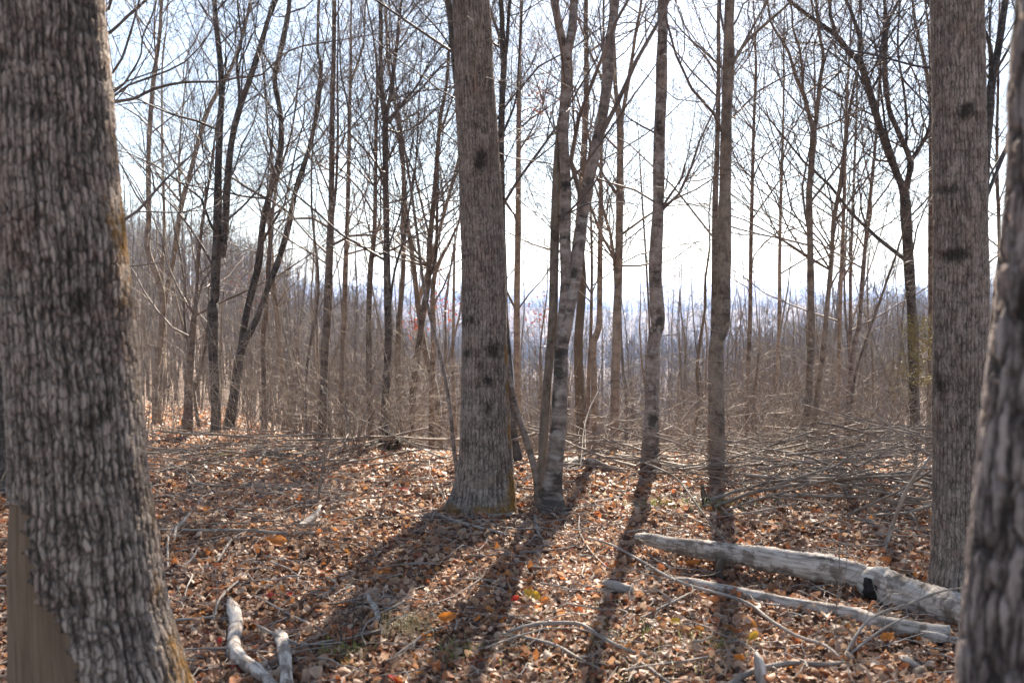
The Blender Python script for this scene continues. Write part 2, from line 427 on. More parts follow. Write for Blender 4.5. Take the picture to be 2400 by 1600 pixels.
def ground_mat():
    m, nt, p, out = new_mat('forest_floor')
    tc = nd(nt, 'ShaderNodeTexCoord').outputs['Object']
    v1 = nd(nt, 'ShaderNodeTexVoronoi', {'Vector': tc, 'Scale': 17.0}, feature='F1')
    v2 = nd(nt, 'ShaderNodeTexVoronoi', {'Vector': tc, 'Scale': 31.0}, feature='F1')
    r = nd(nt, 'ShaderNodeSeparateColor', {0: v1.outputs['Color']}).outputs[0]
    r2 = nd(nt, 'ShaderNodeSeparateColor', {0: v2.outputs['Color']}).outputs[1]
    rr = mth(nt, 'ADD', mth(nt, 'MULTIPLY', r, .5), mth(nt, 'MULTIPLY', r2, .5))
    cc = ramp(nt, rr, [(0, (.03, .018, .013)), (.35, (.10, .055, .036)), (.6, (.25, .15, .10)), (.85, (.42, .28, .19)), (1, (.5, .2, .06))])
    big = noise(nt, tc, .35, 5, .6)
    cc = mixc(nt, ramp(nt, big, [(.35, g3(.3)), (.65, g3(.75))]), cc, (.125, .09, .062))
    nt.links.new(cc, p.inputs['Base Color']); p.inputs['Roughness'].default_value = .9
    p.inputs['Specular IOR Level'].default_value = .15
    bp = nd(nt, 'ShaderNodeBump', {'Height': mth(nt, 'ADD', rr, noise(nt, tc, 40, 4)), 'Strength': .8, 'Distance': .03})
    nt.links.new(bp.outputs[0], p.inputs['Normal'])
    return m
M['ground'] = ground_mat()

# ------------------------------------------------------------------ ground sheet
def build_ground():
    rad = np.concatenate([np.linspace(0.15, 16, 150), np.geomspace(16.2, 3300, 160)])
    na = 540
    th = np.linspace(0, 2 * np.pi, na, endpoint=False)
    X = rad[:, None] * np.sin(th); Y = rad[:, None] * np.cos(th)
    Z = ground(X, Y)
    V = np.stack([X, Y, Z], -1).reshape(-1, 3)
    V = np.vstack([V, [[0, 0, g1(0, 0.001)]]])
    i = np.arange(len(rad) - 1)[:, None] * na; j = np.arange(na)[None]; j2 = (j + 1) % na
    Q = np.stack([i + j, i + na + j, i + na + j2, i + j2], -1).reshape(-1, 4)
    c = len(V) - 1
    T = np.stack([np.arange(na), (np.arange(na) + 1) % na, np.full(na, c)], -1)
    o = obj('ground', mesh_np('ground', V, Q, T, [M['ground']]))
    tag(o, kind='structure')
build_ground()

# ------------------------------------------------------------------ growing branches
def rot_about(v, axis, a):
    return v * math.cos(a) + np.cross(axis, v) * math.sin(a) + axis * np.dot(axis, v) * (1 - math.cos(a))
NP_ = {0: 9, 1: 8, 2: 6, 3: 4}
def grow(p, d, L, r, lev, maxlev, out, kids=(7, 6, 4), up=.25, wob=.22, spread=(.5, 1.0)):
    n = NP_[min(lev, 3)]
    st = L / (n - 1)
    P = np.empty((n, 3)); P[0] = p
    d = d / np.linalg.norm(d)
    ds = [d]
    W_ = rng.normal(0, wob, (n, 3))
    for i in range(1, n):
        d = d + W_[i] * (.6 + .4 * lev / 2) + np.array([0, 0, up * (.35 if lev else .5)])
        d /= math.sqrt(d @ d); P[i] = P[i - 1] + d * st; ds.append(d)
    Rr = r * (1 - .82 * np.linspace(0, 1, n))
    out.append((lev, P, Rr))
    if lev >= maxlev: return
    k = kids[min(lev, len(kids) - 1)]
    k = max(1, int(round(k * rng.uniform(.7, 1.3))))
    for q in range(k):
        t = rng.uniform(.18, 1.0); f = t * (n - 1); i = min(int(f), n - 2); fr = f - i
        bp = P[i] * (1 - fr) + P[i + 1] * fr
        dd = ds[i + 1]
        ax = np.cross(dd, rng.normal(0, 1, 3)); ax /= math.sqrt(ax @ ax) + 1e-9
        nd_ = rot_about(dd, ax, rng.uniform(*spread))
        cl = L * rng.uniform(.28, .6) * (1.15 - .6 * t)
        cr = max(r * (1 - .8 * t) * rng.uniform(.4, .65), .0014)
        grow(bp, nd_, cl, cr, lev + 1, maxlev, out, kids, up, wob, spread)

def acc_lines(A, lines, rmin=0.0):
    by = {}
    for lev, P, Rr in lines: by.setdefault((len(P), 6 if Rr[0] > .02 else (4 if Rr[0] > .006 else 3)), []).append((P, np.maximum(Rr, rmin)))
    for (n, sd), L in by.items():
        A.tube(np.stack([a for a, b in L]), np.stack([b for a, b in L]), sd)

# pixel helpers for tracing: zoom windows -> photo pixels (u, v, width)
def FV(x, y, w=10): return (x / .98, y / .98, w / .98)
def A_(x, y, w=20): return (x / 1.96, y / 1.96, w / 1.96)
def B_(x, y, w=20): return (700 + x / 1.96, y / 1.96, w / 1.96)
def C_(x, y, w=20): return (1500 + x / 1.96, y / 1.96, w / 1.96)
def D_(x, y, w=20): return (x / 1.7425, 700 + y / 1.7425, w / 1.7425)
def E_(x, y, w=20): return (700 + x / 1.96, 800 + y / 1.96, w / 1.96)
def F_(x, y, w=20): return (1500 + x / 1.96, 800 + y / 1.96, w / 1.96)

def base_depth(v):
    return on_ground(1200, v)[1]

TREES = []
def tree(name, mat, D, lines, label, H=14, limbs=16, dens=1.0, lean=0.0, z0=2.2, llen=(1.2, 3.2), step=.12, sides=14, extra=None,
         flare=1.0, group=None, cat='tree', twig='twig', up=.25, low=0, wobble=.03, extend=True, fine=False, arm_dy=None):
    """lines: list of polylines of photo pixels (bottom to top); the first is the trunk"""
    A = Acc(); K = []; base = None
    for li, ln in enumerate(lines):
        pts = []
        dy = 0 if li == 0 else (rng.uniform(-.12, .12) if arm_dy is None else arm_dy)
        v0 = ln[0][1]
        for (u, v, w) in ln:
            Dd = D * (1 + lean * (v0 - v) / F) + dy * D * (v0 - v) / F
            q = at(u, v, Dd); pts.append([*q, w / 2 / F * Dd])
        pts = np.array(pts)
        if li == 0:
            gz = g1(pts[0, 0], pts[0, 1])
            if pts[0, 2] > gz + .1:      # the foot is hidden: run it down to the soil
                n = max(1, int((pts[0, 2] - gz) / 1.0))
                dirn = pts[0, :3] - pts[1, :3]; dirn = dirn / max(abs(dirn[2]), .1); dirn[:2] = np.clip(dirn[:2], -.15, .15) * .5
                dirn[2] = -1
                foot = pts[0, :3] + dirn * (pts[0, 2] - gz)
                foot[2] = g1(foot[0], foot[1])
                pts = np.vstack([[*foot, pts[0, 3] * 1.15], pts])
            base = np.array([pts[0, 0], pts[0, 1], min(pts[0, 2], g1(pts[0, 0], pts[0, 1]))])
            pts = np.vstack([[pts[0, 0] + (pts[0, 0] - pts[1, 0]) * .1, pts[0, 1], base[2] - .25, pts[0, 3] * 1.15], pts])
        if extend and pts[-1, 2] < H and ln[-1][1] < 60:
            k = max(2, int((H - pts[-1, 2]) / 1.1)); d = pts[-1, :3] - pts[-2, :3]; d /= np.linalg.norm(d)
            r0 = pts[-1, 3]; add = []; p = pts[-1, :3].copy()
            for q in range(k):
                d = d + rng.normal(0, .07, 3) + [0, 0, .12]; d /= np.linalg.norm(d)
                p = p + d * (H - pts[-1, 2]) / k; add.append([*p, r0 * (1 - .92 * (q + 1) / k)])
            pts = np.vstack([pts, add])
        elif not (ln[-1][1] < 60) and extend:
            d = pts[-1, :3] - pts[-2, :3]; d /= np.linalg.norm(d)
            pts = np.vstack([pts, [*(pts[-1, :3] + d * .8), pts[-1, 3] * .3]])
        if fine:
            lo = pts[:, 2] < 4.2; kk = int(lo.sum())
            a = catmull(pts[:kk + 1], .0065); b = catmull(pts[kk - 1:], .25)
            b = b[b[:, 2] > a[-1, 2] + .02]
            cv = np.vstack([a, b])
        else:
            cv = catmull(pts, step)
        n = len(cv)
        # uneven girth, knots
        s = np.linspace(0, n * step, n)
        ph = rng.uniform(0, 6, 4)
        if not fine:
            cv[:, 3] *= 1 + wobble * (np.sin(s * 7 + ph[0]) + np.sin(s * 3.1 + ph[1])) + rng.normal(0, wobble * .5, n)
            cv[:, 0] += wobble * .25 * np.sin(s * 2.3 + ph[2]) * np.clip(cv[:, 3] * 6, 0, 1)
        cv[:, 3] = np.maximum(cv[:, 3], .003)
        sd = sides if (fine or cv[0, 3] > .03) else 8
        bm = None
        th = np.linspace(0, 2 * np.pi, sd, endpoint=False)
        if li == 0 and flare > 1:
            h = np.clip(cv[:, 2] - base[2], 0, None)
            lob = .5 + .5 * np.sin(th * 5 + 1.0) * .6 + .25 * np.sin(th * 3 + 2)
            bm = 1 + (flare - 1) * np.exp(-h / .20)[:, None] * lob[None]
            bm = bm[None]
        if fine:
            w_ = (np.sin(th[None] * 3 + cv[:, 2:3] * 2.1) * .012 + np.sin(th[None] * 5 - cv[:, 2:3] * 3.7 + 1) * .010 + .010 * np.sin(cv[:, 2:3] * 9 + th[None] * 2))
            bm = (1 + w_)[None] if bm is None else bm + w_[None]
        elif bm is None:
            bm = (1 + .04 * np.sin(th[None] * 3 + cv[:, 2:3] * 4) + .03 * np.sin(th[None] * 2 - cv[:, 2:3] * 9))[None]
        A.tube(cv[None, :, :3], cv[None, :, 3], sd, bm)
        # limbs
        zlo = base[2] + z0
        cand = np.where((cv[:, 2] > zlo))[0]
        if len(cand) > 3:
            nl = int(limbs * 1.2 * dens * (1 if li == 0 else .55))
            for q in range(nl):
                i = cand[int(len(cand) * rng.uniform(0, 1) ** 1.15)] if not fine else rng.choice(cand[cv[cand, 2] > 4.4])
                p = cv[i, :3]; az = rng.uniform(0, 2 * np.pi); el = rng.uniform(.25, 1.05)
                d = np.array([math.cos(az) * math.cos(el), math.sin(az) * math.cos(el), math.sin(el)])
                hf = 1 - .55 * (cv[i, 2] - zlo) / max(.1, H - zlo)
                L = rng.uniform(*llen) * hf; r = min(cv[i, 3] * .45, L * rng.uniform(.0045, .0085))
                hi = cv[i, 2] > CAMZ + .36 * D + 1
                if hi and q % 2: continue
                grow(p, d, L, r, 1, 3 if not hi else 2, K, kids=(7, 9, 6) if not hi else (3, 3, 2), up=up, wob=.25)
            for q in range(low):     # low dead twigs
                i = rng.integers(2, max(3, n // 3)); p = cv[i, :3]; az = rng.uniform(0, 6.28)
                d = np.array([math.cos(az), math.sin(az), rng.uniform(-.1, .5)])
                grow(p, d, rng.uniform(.3, .9), .004, 2, 3, K, up=.1)
    root = empty(name, tuple(base), label, cat, group)
    tr = obj('trunk', A.mesh(name + '_trunk', M[mat], origin=base, extra=extra), root)
    if K:
        KA = Acc(); acc_lines(KA, K, .0012)
        obj('crown', KA.mesh(name + '_crown', M[twig], origin=base), root)
    TREES.append(root)
    return root

def spots(**kw):
    """authored stains: name -> list of (u, v, ru, rv) or function(u, v, V)"""
    def f(V):
        u, v = project(V); out = {}
        for k, L in kw.items():
            if callable(L): out[k] = L(u, v, V); continue
            a = np.zeros(len(V))
            for (cu, cv_, ru, rv) in L:
                a = np.maximum(a, np.exp(-(((u - cu) / ru) ** 2 + ((v - cv_) / rv) ** 2) * .7))
            out[k] = a
        return out
    return f

# ------------------------------------------------------------------ the four big trunks
def t1_extra(V):
    u, v = project(V); o = {}
    a = np.zeros(len(V))
    edge = np.interp(v, [0, 200, 400, 500, 700, 900, 1100, 1200, 1400, 1500, 1600], [253, 267, 286, 298, 316, 332, 352, 372, 396, 413, 449])
    dist = edge - u
    amp = np.interp(v, [150, 420, 520, 620, 800, 1000, 1250, 1500, 1600, 1900], [.2, .5, .95, .75, .35, .3, .4, .5, .9, .9])
    o['moss'] = 1.35 * amp * np.exp(-np.clip(dist, 0, None) / 62) 
    bnd = np.interp(v, [1150, 1188, 1300, 1389, 1429, 1475, 1600, 1900], [-50, 52, 66, 75, 109, 150, 186, 220])
    front = V[:, 1] < 3.02
    rg = 9 * np.sin(v * .11) + 6 * np.sin(v * .27 + 1) + 4 * np.sin(v * .61)
    o['bare'] = np.where(front, np.clip(.5 + (bnd + rg - u) / 40, 0, 1), 0)
    d = np.zeros(len(V))
    for (cu, cv_, ru, rv) in [(190, 700, 40, 60), (150, 560, 30, 40), (235, 1270, 35, 60), (215, 1010, 20, 50), (240, 1180, 18, 60), (140, 1060, 20, 20), (130, 1395, 45, 14), (300, 420, 14, 60), (60, 1200, 16, 30)]:
        d = np.maximum(d, .75 * np.exp(-(((u - cu) / ru) ** 2 + ((v - cv_) / rv) ** 2) * .7))
    o['dark'] = np.where(front, d, 0)
    return o
t1 = tree('oak_tree', 'oak_near', 3.0, [[FV(253, 1930, 545), FV(241, 1700, 458), FV(229, 1568, 398), FV(205, 1400, 344), FV(192, 1250, 322), FV(181, 1100, 298), FV(168, 900, 284), FV(151, 700, 276), FV(141, 550, 272), FV(130, 400, 264), FV(118, 200, 252), FV(105, 0, 244)]],
     'thick oak trunk close up at the left edge with a bare wood scar', H=17, limbs=14, extra=t1_extra, sides=280, fine=True, llen=(2, 4), cat='oak tree')
t2 = tree('oak_tree', 'oak', base_depth(1196), [[FV(1113, 1174, 140), FV(1115, 1140, 132), FV(1117, 1080, 124), FV(1116, 1000, 116), FV(1114, 880, 106), FV(1113, 760, 102), FV(1110, 600, 99), FV(1101, 400, 94), FV(1091, 200, 88), FV(1081, 0, 82)]],
     'tall straight oak trunk at the centre with dark moss patches and a flared mossy foot', H=18, limbs=14, flare=1.4, sides=150, fine=True, llen=(2, 4), cat='oak tree',
     extra=spots(dark=[(1126, 375, 20, 34), (1098, 752, 26, 13), (1157, 822, 22, 24), (1094, 828, 12, 12), (1148, 893, 18, 18), (1092, 1040, 14, 14), (1110, 290, 12, 14), (1090, 600, 10, 8), (1140, 960, 20, 20)],
                 moss=[(1186, 830, 5, 40), (1189, 910, 5, 45), (1192, 1010, 5, 60), (1200, 1140, 14, 50), (1208, 1185, 26, 24), (1150, 1195, 60, 12), (1060, 1195, 40, 14)]))
t6 = tree('oak_tree', 'oak', base_depth(1372), [[FV(2200, 1350, 128), FV(2203, 1280, 122), FV(2206, 1100, 118), FV(2206, 900, 116), FV(2207, 700, 116), FV(2206, 550, 115), FV(2204, 400, 112), FV(2202, 200, 112), FV(2197, 0, 110)]],
     'straight oak trunk on the right rising behind the end of the fallen log', H=17, limbs=14, flare=1.12, sides=160, fine=True, llen=(2, 4), cat='oak tree',
     extra=spots(dark=[(2264, 268, 36, 26), (2222, 445, 34, 16), (2205, 905, 18, 40), (2240, 595, 40, 20), (2265, 250, 20, 12)]))
t7 = tree('oak_tree', 'rough', 1.75, [[(2495, 2500, 540), (2493, 2000, 505), (2508, 1600, 470), (2532, 1300, 462), (2558, 1000, 456), (2580, 800, 448), (2592, 550, 428), (2602, 300, 415), (2612, 0, 405)]],
     'out of focus furrowed trunk cut by the right edge of the frame', H=15, limbs=10, sides=160, fine=True, llen=(2, 4), cat='oak tree',
     extra=spots(dark=[(2390, 760, 30, 160), (2400, 1020, 20, 80), (2370, 1180, 10, 90), (2380, 60, 16, 120)]))

# ------------------------------------------------------------------ the clump right of the centre
Dc = base_depth(1200)
tree('maple_tree', 'grey', Dc, [
    [E_(1160, 765, 104), E_(1165, 705, 84), E_(1178, 560, 76), E_(1192, 400, 72), E_(1200, 200, 70), E_(1208, 0, 66), B_(1225, 1440, 66), B_(1232, 1300, 58), B_(1225, 1100, 52), B_(1228, 850, 50), B_(1215, 600, 50), B_(1228, 420, 50), B_(1230, 290, 52), B_(1218, 220, 40), B_(1195, 120, 36), B_(1172, 0, 34)],
    [B_(1230, 270, 40), B_(1250, 170, 42), B_(1262, 80, 38), B_(1266, 0, 36)],
    [E_(1208, 30, 50), B_(1252, 1380, 54), B_(1272, 1260, 56), B_(1298, 1060, 54), B_(1318, 900, 54), B_(1355, 720, 52), B_(1392, 550, 50), B_(1418, 370, 46), B_(1430, 180, 42), B_(1452, 0, 46)]],
    'mottled grey forked tree just right of the central oak, one arm leaning right', H=15, limbs=14, dens=1, flare=1.8, llen=(1, 2.8), lean=.03,
    extra=spots(dark=[(1430, 95, 14, 10), (1427, 190, 12, 12), (1408, 275, 10, 8), (1325, 430, 14, 18), (1308, 280, 10, 10), (1320, 488, 10, 10), (1345, 640, 10, 26), (1310, 850, 18, 50), (1312, 1140, 26, 40), (1290, 1180, 60, 34), (1295, 940, 12, 14)]), arm_dy=.05)
tree('maple_tree', 'tan', Dc + .12, [[E_(1112, 740, 46), E_(1118, 600, 42), E_(1128, 400, 40), E_(1140, 200, 40), B_(1165, 1500, 44), B_(1172, 1300, 42), B_(1180, 1000, 40), B_(1186, 800, 36), B_(1196, 600, 30), B_(1200, 545, 24)]],
    'olive brown stem pressed against the left of the forked grey tree', H=6, limbs=6, extend=False, llen=(.5, 1.2))
tree('maple_tree', 'grey', Dc + .1, [[E_(1098, 700, 34), E_(1088, 600, 34), E_(1052, 470, 32), E_(1010, 350, 28), E_(980, 230, 26), E_(955, 100, 26), E_(940, -60, 24), B_(905, 1200, 22), B_(880, 800, 20), B_(860, 400, 16), B_(850, 0, 12)]],
    'thin mottled stem leaning left and passing behind the foot of the central oak', H=9, limbs=8, llen=(.6, 1.6), flare=1.2)

# ------------------------------------------------------------------ other traced trees, left to right
tree('beech_tree', 'tan', 15, [[D_(630, 495, 20), D_(640, 300, 26), D_(665, 0, 24), A_(680, 1150, 26), A_(683, 1000, 24), A_(682, 700, 22), A_(693, 520, 21), A_(708, 350, 20), A_(730, 190, 17), A_(742, 0, 15)]],
    'slim straight brown tree nearest to the thick left trunk', H=13, limbs=30, z0=2.8)
tree('hornbeam_tree', 'brown', 13.5, [[D_(765, 610, 44), D_(770, 450, 40), D_(772, 300, 34), D_(790, 100, 26), A_(900, 1400, 18), A_(915, 1150, 16), A_(940, 950, 14), A_(965, 800, 12), A_(985, 650, 9)],
    [D_(765, 420, 24), D_(805, 340, 18), D_(835, 220, 12), D_(850, 100, 9)]],
    'crooked brown tree with a curved side branch, standing left of the dark double trunk', H=10, limbs=22, z0=1.5, low=5)
tree('hornbeam_tree', 'tan', 16, [[D_(650, 420, 22), A_(750, 1450, 24), A_(795, 1200, 24), A_(830, 960, 24), A_(872, 800, 22), A_(912, 650, 20), A_(960, 500, 18), A_(1010, 405, 17), A_(1075, 285, 15), A_(1120, 140, 13), A_(1152, 0, 12)],
    [A_(830, 930, 12), A_(790, 880, 10), A_(740, 820, 9), A_(705, 770, 7)], [A_(828, 900, 12), A_(822, 780, 10), A_(830, 600, 8), A_(850, 400, 6)]],
    'grey brown tree leaning right that crosses behind the dark double trunk', H=13, limbs=34, z0=3)
Dd = base_depth(1068)
tree('dark_barked_tree', 'dark', Dd, [[D_(882, 640, 52), D_(880, 560, 44), D_(880, 400, 40), D_(872, 200, 42), D_(870, 0, 42), A_(985, 1400, 42), A_(992, 1200, 42), A_(1000, 1000, 38), A_(1003, 800, 34), A_(1010, 600, 30), A_(1018, 420, 28), A_(1008, 250, 26), A_(992, 100, 24), A_(986, 0, 22)],
    [A_(1022, 1180, 32), A_(1035, 1020, 32), A_(1045, 850, 32), A_(1065, 650, 30), A_(1100, 500, 28), A_(1145, 370, 26), A_(1185, 250, 24), A_(1220, 130, 22), A_(1262, 0, 20)],
    [A_(1100, 490, 16), A_(1098, 400, 14), A_(1088, 280, 12), A_(1110, 180, 10), A_(1090, 0, 8)]],
    'near-black rough tree left of centre whose trunk parts into two tall stems', H=14, limbs=34, dens=1.0, flare=1.25, twig='twig_dark')
tree('dark_barked_tree', 'dark', Dd + .25, [[D_(920, 645, 52), D_(935, 520, 46), D_(955, 400, 40), D_(975, 260, 36), D_(990, 180, 32), A_(1125, 1480, 30), A_(1160, 1330, 32), A_(1190, 1200, 32), A_(1208, 1020, 30), A_(1250, 850, 28), A_(1290, 690, 26), A_(1288, 520, 24), A_(1262, 370, 24), A_(1288, 240, 24), A_(1325, 60, 22), A_(1330, 0, 20)],
    [D_(988, 200, 28), A_(1180, 1460, 28), A_(1235, 1310, 28), A_(1285, 1180, 28), A_(1330, 1020, 26), A_(1360, 870, 24), A_(1418, 690, 22), A_(1458, 500, 20), A_(1475, 300, 18), A_(1460, 240, 14), A_(1462, 100, 13), A_(1466, 0, 13)]],
    'dark crooked V-shaped tree leaning right from the foot of the near-black double tree', H=13, limbs=30, dens=1.0, flare=1.25, lean=.06, twig='twig_dark')
tree('maple_tree', 'brown', 14, [[D_(1080, 600, 26), D_(1080, 400, 22), D_(1075, 150, 20), A_(1225, 1400, 18), A_(1235, 1150, 14), A_(1270, 850, 11), A_(1340, 600, 9), A_(1380, 300, 8)]],
    'slender brown tree just right of the V-shaped dark tree', H=11, limbs=26, z0=2.4)
tree('beech_tree', 'brown', 12.2, [[E_(110, 420, 40), E_(115, 200, 38), E_(122, 0, 38), B_(130, 1500, 40), B_(138, 1300, 36), B_(147, 1050, 32), B_(150, 850, 26), B_(155, 500, 22), B_(162, 200, 20), B_(164, 0, 18)],
    [B_(152, 1020, 16), B_(172, 850, 13), B_(180, 600, 11), B_(178, 380, 8), B_(180, 150, 6)]],
    'straight brown tree with a thin twin stem hugging its right side', H=14, limbs=34)
tree('sapling', 'brown', 11.5, [[E_(35, 330, 12), E_(40, 100, 12), B_(85, 1400, 14), B_(88, 1230, 12), B_(68, 1050, 10), B_(58, 850, 8), B_(75, 500, 7), B_(110, 280, 6)]],
    'thin crooked sapling between the V-shaped tree and the straight brown tree', H=6, limbs=18, z0=1.6, llen=(.4, 1.3))
tree('beech_tree', 'tan', 16, [[E_(195, 380, 26), E_(202, 0, 24), B_(210, 1450, 24), B_(217, 1200, 22), B_(225, 950, 20), B_(231, 700, 18), B_(237, 400, 15), B_(240, 200, 12), B_(240, 80, 9)],
    [B_(240, 380, 12), B_(275, 280, 11), B_(300, 180, 9), B_(308, 0, 8)]],
    'pale slender tree forking high up, second to the right of the thin crooked sapling', H=13, limbs=34, z0=3)
tree('beech_tree', 'brown', 12.5, [[E_(332, 430, 30), E_(326, 200, 28), E_(324, 0, 26), B_(322, 1450, 26), B_(330, 1230, 24), B_(346, 1100, 20), B_(352, 900, 18), B_(356, 600, 16), B_(362, 350, 13), B_(340, 150, 9), B_(312, 0, 7)]],
    'slim low-bent brown tree, left neighbour of the dark tree that forks high', H=12, limbs=32)
tree('dark_barked_tree', 'dark', 12.0, [[E_(390, 430, 38), E_(400, 250, 36), E_(412, 0, 34), B_(412, 1450, 34), B_(405, 1200, 30), B_(400, 900, 28), B_(399, 700, 26), B_(398, 560, 28), B_(384, 450, 22), B_(376, 300, 20), B_(378, 100, 18), B_(380, 0, 18)],
    [B_(402, 540, 18), B_(422, 430, 17), B_(442, 280, 16), B_(460, 120, 14), B_(474, 0, 13)], [B_(415, 570, 12), B_(470, 480, 11), B_(540, 400, 9), B_(600, 290, 7), B_(680, 180, 5)],
    [B_(420, 1400, 12), B_(440, 1250, 11), B_(485, 1090, 10), B_(512, 930, 9), B_(538, 750, 8), B_(555, 430, 6)]],
    'dark straight tree left of the central oak, forking near the top of the frame', H=14, limbs=36, twig='twig_dark')
tree('sapling', 'grey', 8.6, [[E_(727, 592, 22), E_(715, 500, 20), E_(700, 350, 18), E_(680, 200, 16), E_(650, 60, 14), B_(600, 1440, 15), B_(572, 1300, 15), B_(545, 1080, 14), B_(518, 880, 12), B_(490, 700, 10), B_(458, 500, 8), B_(440, 300, 6)],
    [B_(518, 860, 8), B_(540, 740, 7), B_(560, 620, 5)]],
    'thin smooth grey sapling curving left from the foot of the central oak', H=7, limbs=20, z0=1.8, llen=(.4, 1.3), flare=1.15)
tree('maple_tree', 'brown', 12.8, [[E_(515, 430, 34), E_(528, 200, 32), E_(555, 0, 30), B_(568, 1460, 30), B_(595, 1300, 28), B_(604, 1100, 24), B_(622, 900, 22), B_(634, 750, 20), B_(652, 540, 18), B_(678, 400, 14), B_(690, 250, 12), B_(695, 100, 9)],
    [B_(598, 1280, 14), B_(630, 1180, 16), B_(636, 1000, 14), B_(640, 750, 10)]],
    'brown tree leaning right towards the upper part of the central oak', H=12, limbs=34)
tree('maple_tree', 'brown', 14, [[E_(610, 450, 30), E_(614, 200, 28), E_(620, 0, 26), B_(615, 1400, 24), B_(628, 1250, 20), B_(700, 1100, 12), B_(745, 1000, 9)]],
    'short forked brown tree with upright trunk, two places left of the central oak', H=6, limbs=20, z0=2.2, low=4)
tree('dead_tree', 'tan', 13, [[E_(716, 300, 16), E_(708, 100, 16), B_(711, 1500, 14), B_(713, 1300, 12), B_(716, 1140, 9)]],
    'broken reddish snag without a top, immediately left of the central oak', H=4, limbs=0, extend=False, cat='dead tree')
tree('dark_barked_tree', 'dark', 9.6, [[E_(1010, 560, 44), E_(985, 400, 36), E_(968, 150, 34), B_(950, 1500, 32), B_(942, 1250, 30), B_(932, 950, 30), B_(930, 650, 30), B_(938, 420, 28), B_(944, 270, 30), B_(934, 150, 24), B_(928, 0, 22)],
    [B_(946, 280, 18), B_(958, 180, 16), B_(970, 0, 14)], [B_(936, 620, 12), B_(970, 540, 11), B_(1000, 450, 9), B_(1010, 300, 7)]],
    'dark forked tree half hidden behind the right side of the central oak', H=13, limbs=22, twig='twig_dark')
tree('dark_barked_tree', 'dark', 9.0, [[E_(880, 480, 44), B_(850, 1300, 42), B_(790, 800, 38), B_(735, 420, 34), B_(712, 200, 32), B_(695, 60, 32), B_(685, 0, 30)], [B_(718, 250, 8), B_(660, 160, 7), B_(590, 80, 6), B_(520, 0, 5)]],
    'dark trunk showing only along the upper left edge of the central oak', H=13, limbs=16, twig='twig_dark')
t22 = tree('maple_tree', 'tan', 14.5, [[E_(1012, 330, 30), E_(1005, 150, 30), B_(1002, 1500, 30), B_(1006, 1200, 28), B_(1008, 900, 26), B_(1010, 700, 24), B_(1012, 450, 20), B_(1016, 250, 16), B_(1022, 0, 14)],
    [B_(1015, 690, 8), B_(1070, 600, 7), B_(1120, 480, 5), B_(1160, 300, 4)]],
    'pale straight tree with red leaves between the central oak and the forked clump', H=13, limbs=34)
tree('beech_tree', 'tan', 12.5, [[E_(1360, 460, 28), E_(1358, 200, 28), E_(1355, 0, 28), B_(1378, 1500, 28), B_(1385, 1200, 24), B_(1388, 900, 20), B_(1390, 740, 16), B_(1400, 300, 12), B_(1402, 0, 10)]],
    'tan upright tree just right of the leaning arm of the forked clump', H=13, limbs=26)
tree('sapling', 'brown', 13, [[E_(1332, 460, 20), E_(1332, 200, 18), B_(1342, 1500, 16), B_(1347, 1200, 12), B_(1340, 900, 9)]],
    'thin dark stem close beside the left of the tan upright tree', H=6, limbs=14, z0=2)
tree('hornbeam_tree', 'tan', 11.6, [[E_(1450, 470, 44), E_(1452, 250, 42), E_(1462, 0, 40), B_(1462, 1500, 40), B_(1468, 1300, 38), B_(1474, 1000, 34), B_(1476, 750, 32), B_(1476, 560, 32), B_(1458, 420, 22), B_(1450, 280, 20), B_(1440, 100, 18), B_(1436, 0, 16)],
    [B_(1482, 560, 20), B_(1505, 430, 18), B_(1530, 280, 16), B_(1550, 140, 13), B_(1575, 0, 11)], [B_(1462, 1400, 16), B_(1445, 1150, 14), B_(1410, 1000, 12), B_(1370, 880, 9)]],
    'greenish brown high-forking tree between the forked clump and the pale knobbly tree', H=14, limbs=36)
D4 = base_depth(1092)
tree('beech_tree', 'grey', D4, [[F_(50, 572, 84), F_(50, 500, 74), F_(55, 380, 70), F_(60, 200, 64), F_(64, 0, 64), C_(80, 1500, 66), C_(74, 1380, 62), C_(68, 1260, 60), C_(74, 1130, 58), C_(84, 980, 56), C_(88, 850, 54), C_(90, 620, 52), C_(97, 420, 50), C_(98, 250, 48), C_(105, 120, 50), C_(104, 0, 46)]],
    'pale grey knobbly trunk right of centre with dark scars and drooping twigs', H=15, limbs=34, llen=(1.0, 3.0), flare=1.25, wobble=.05, up=.0,
    extra=spots(dark=[(1548, 745, 14, 26), (1545, 300, 16, 20), (1555, 110, 16, 20), (1522, 1080, 40, 14), (1535, 650, 20, 18), (1530, 980, 14, 30), (1550, 470, 10, 14)]))
tree('sapling', 'brown', 13, [[F_(36, 260, 10), C_(45, 1568, 10), C_(28, 1200, 9), C_(12, 950, 8), C_(2, 780, 6)]],
    'very thin reddish sapling just left of the pale knobbly trunk', H=5, limbs=12, z0=2, llen=(.4, 1.1))
D5 = base_depth(1098)
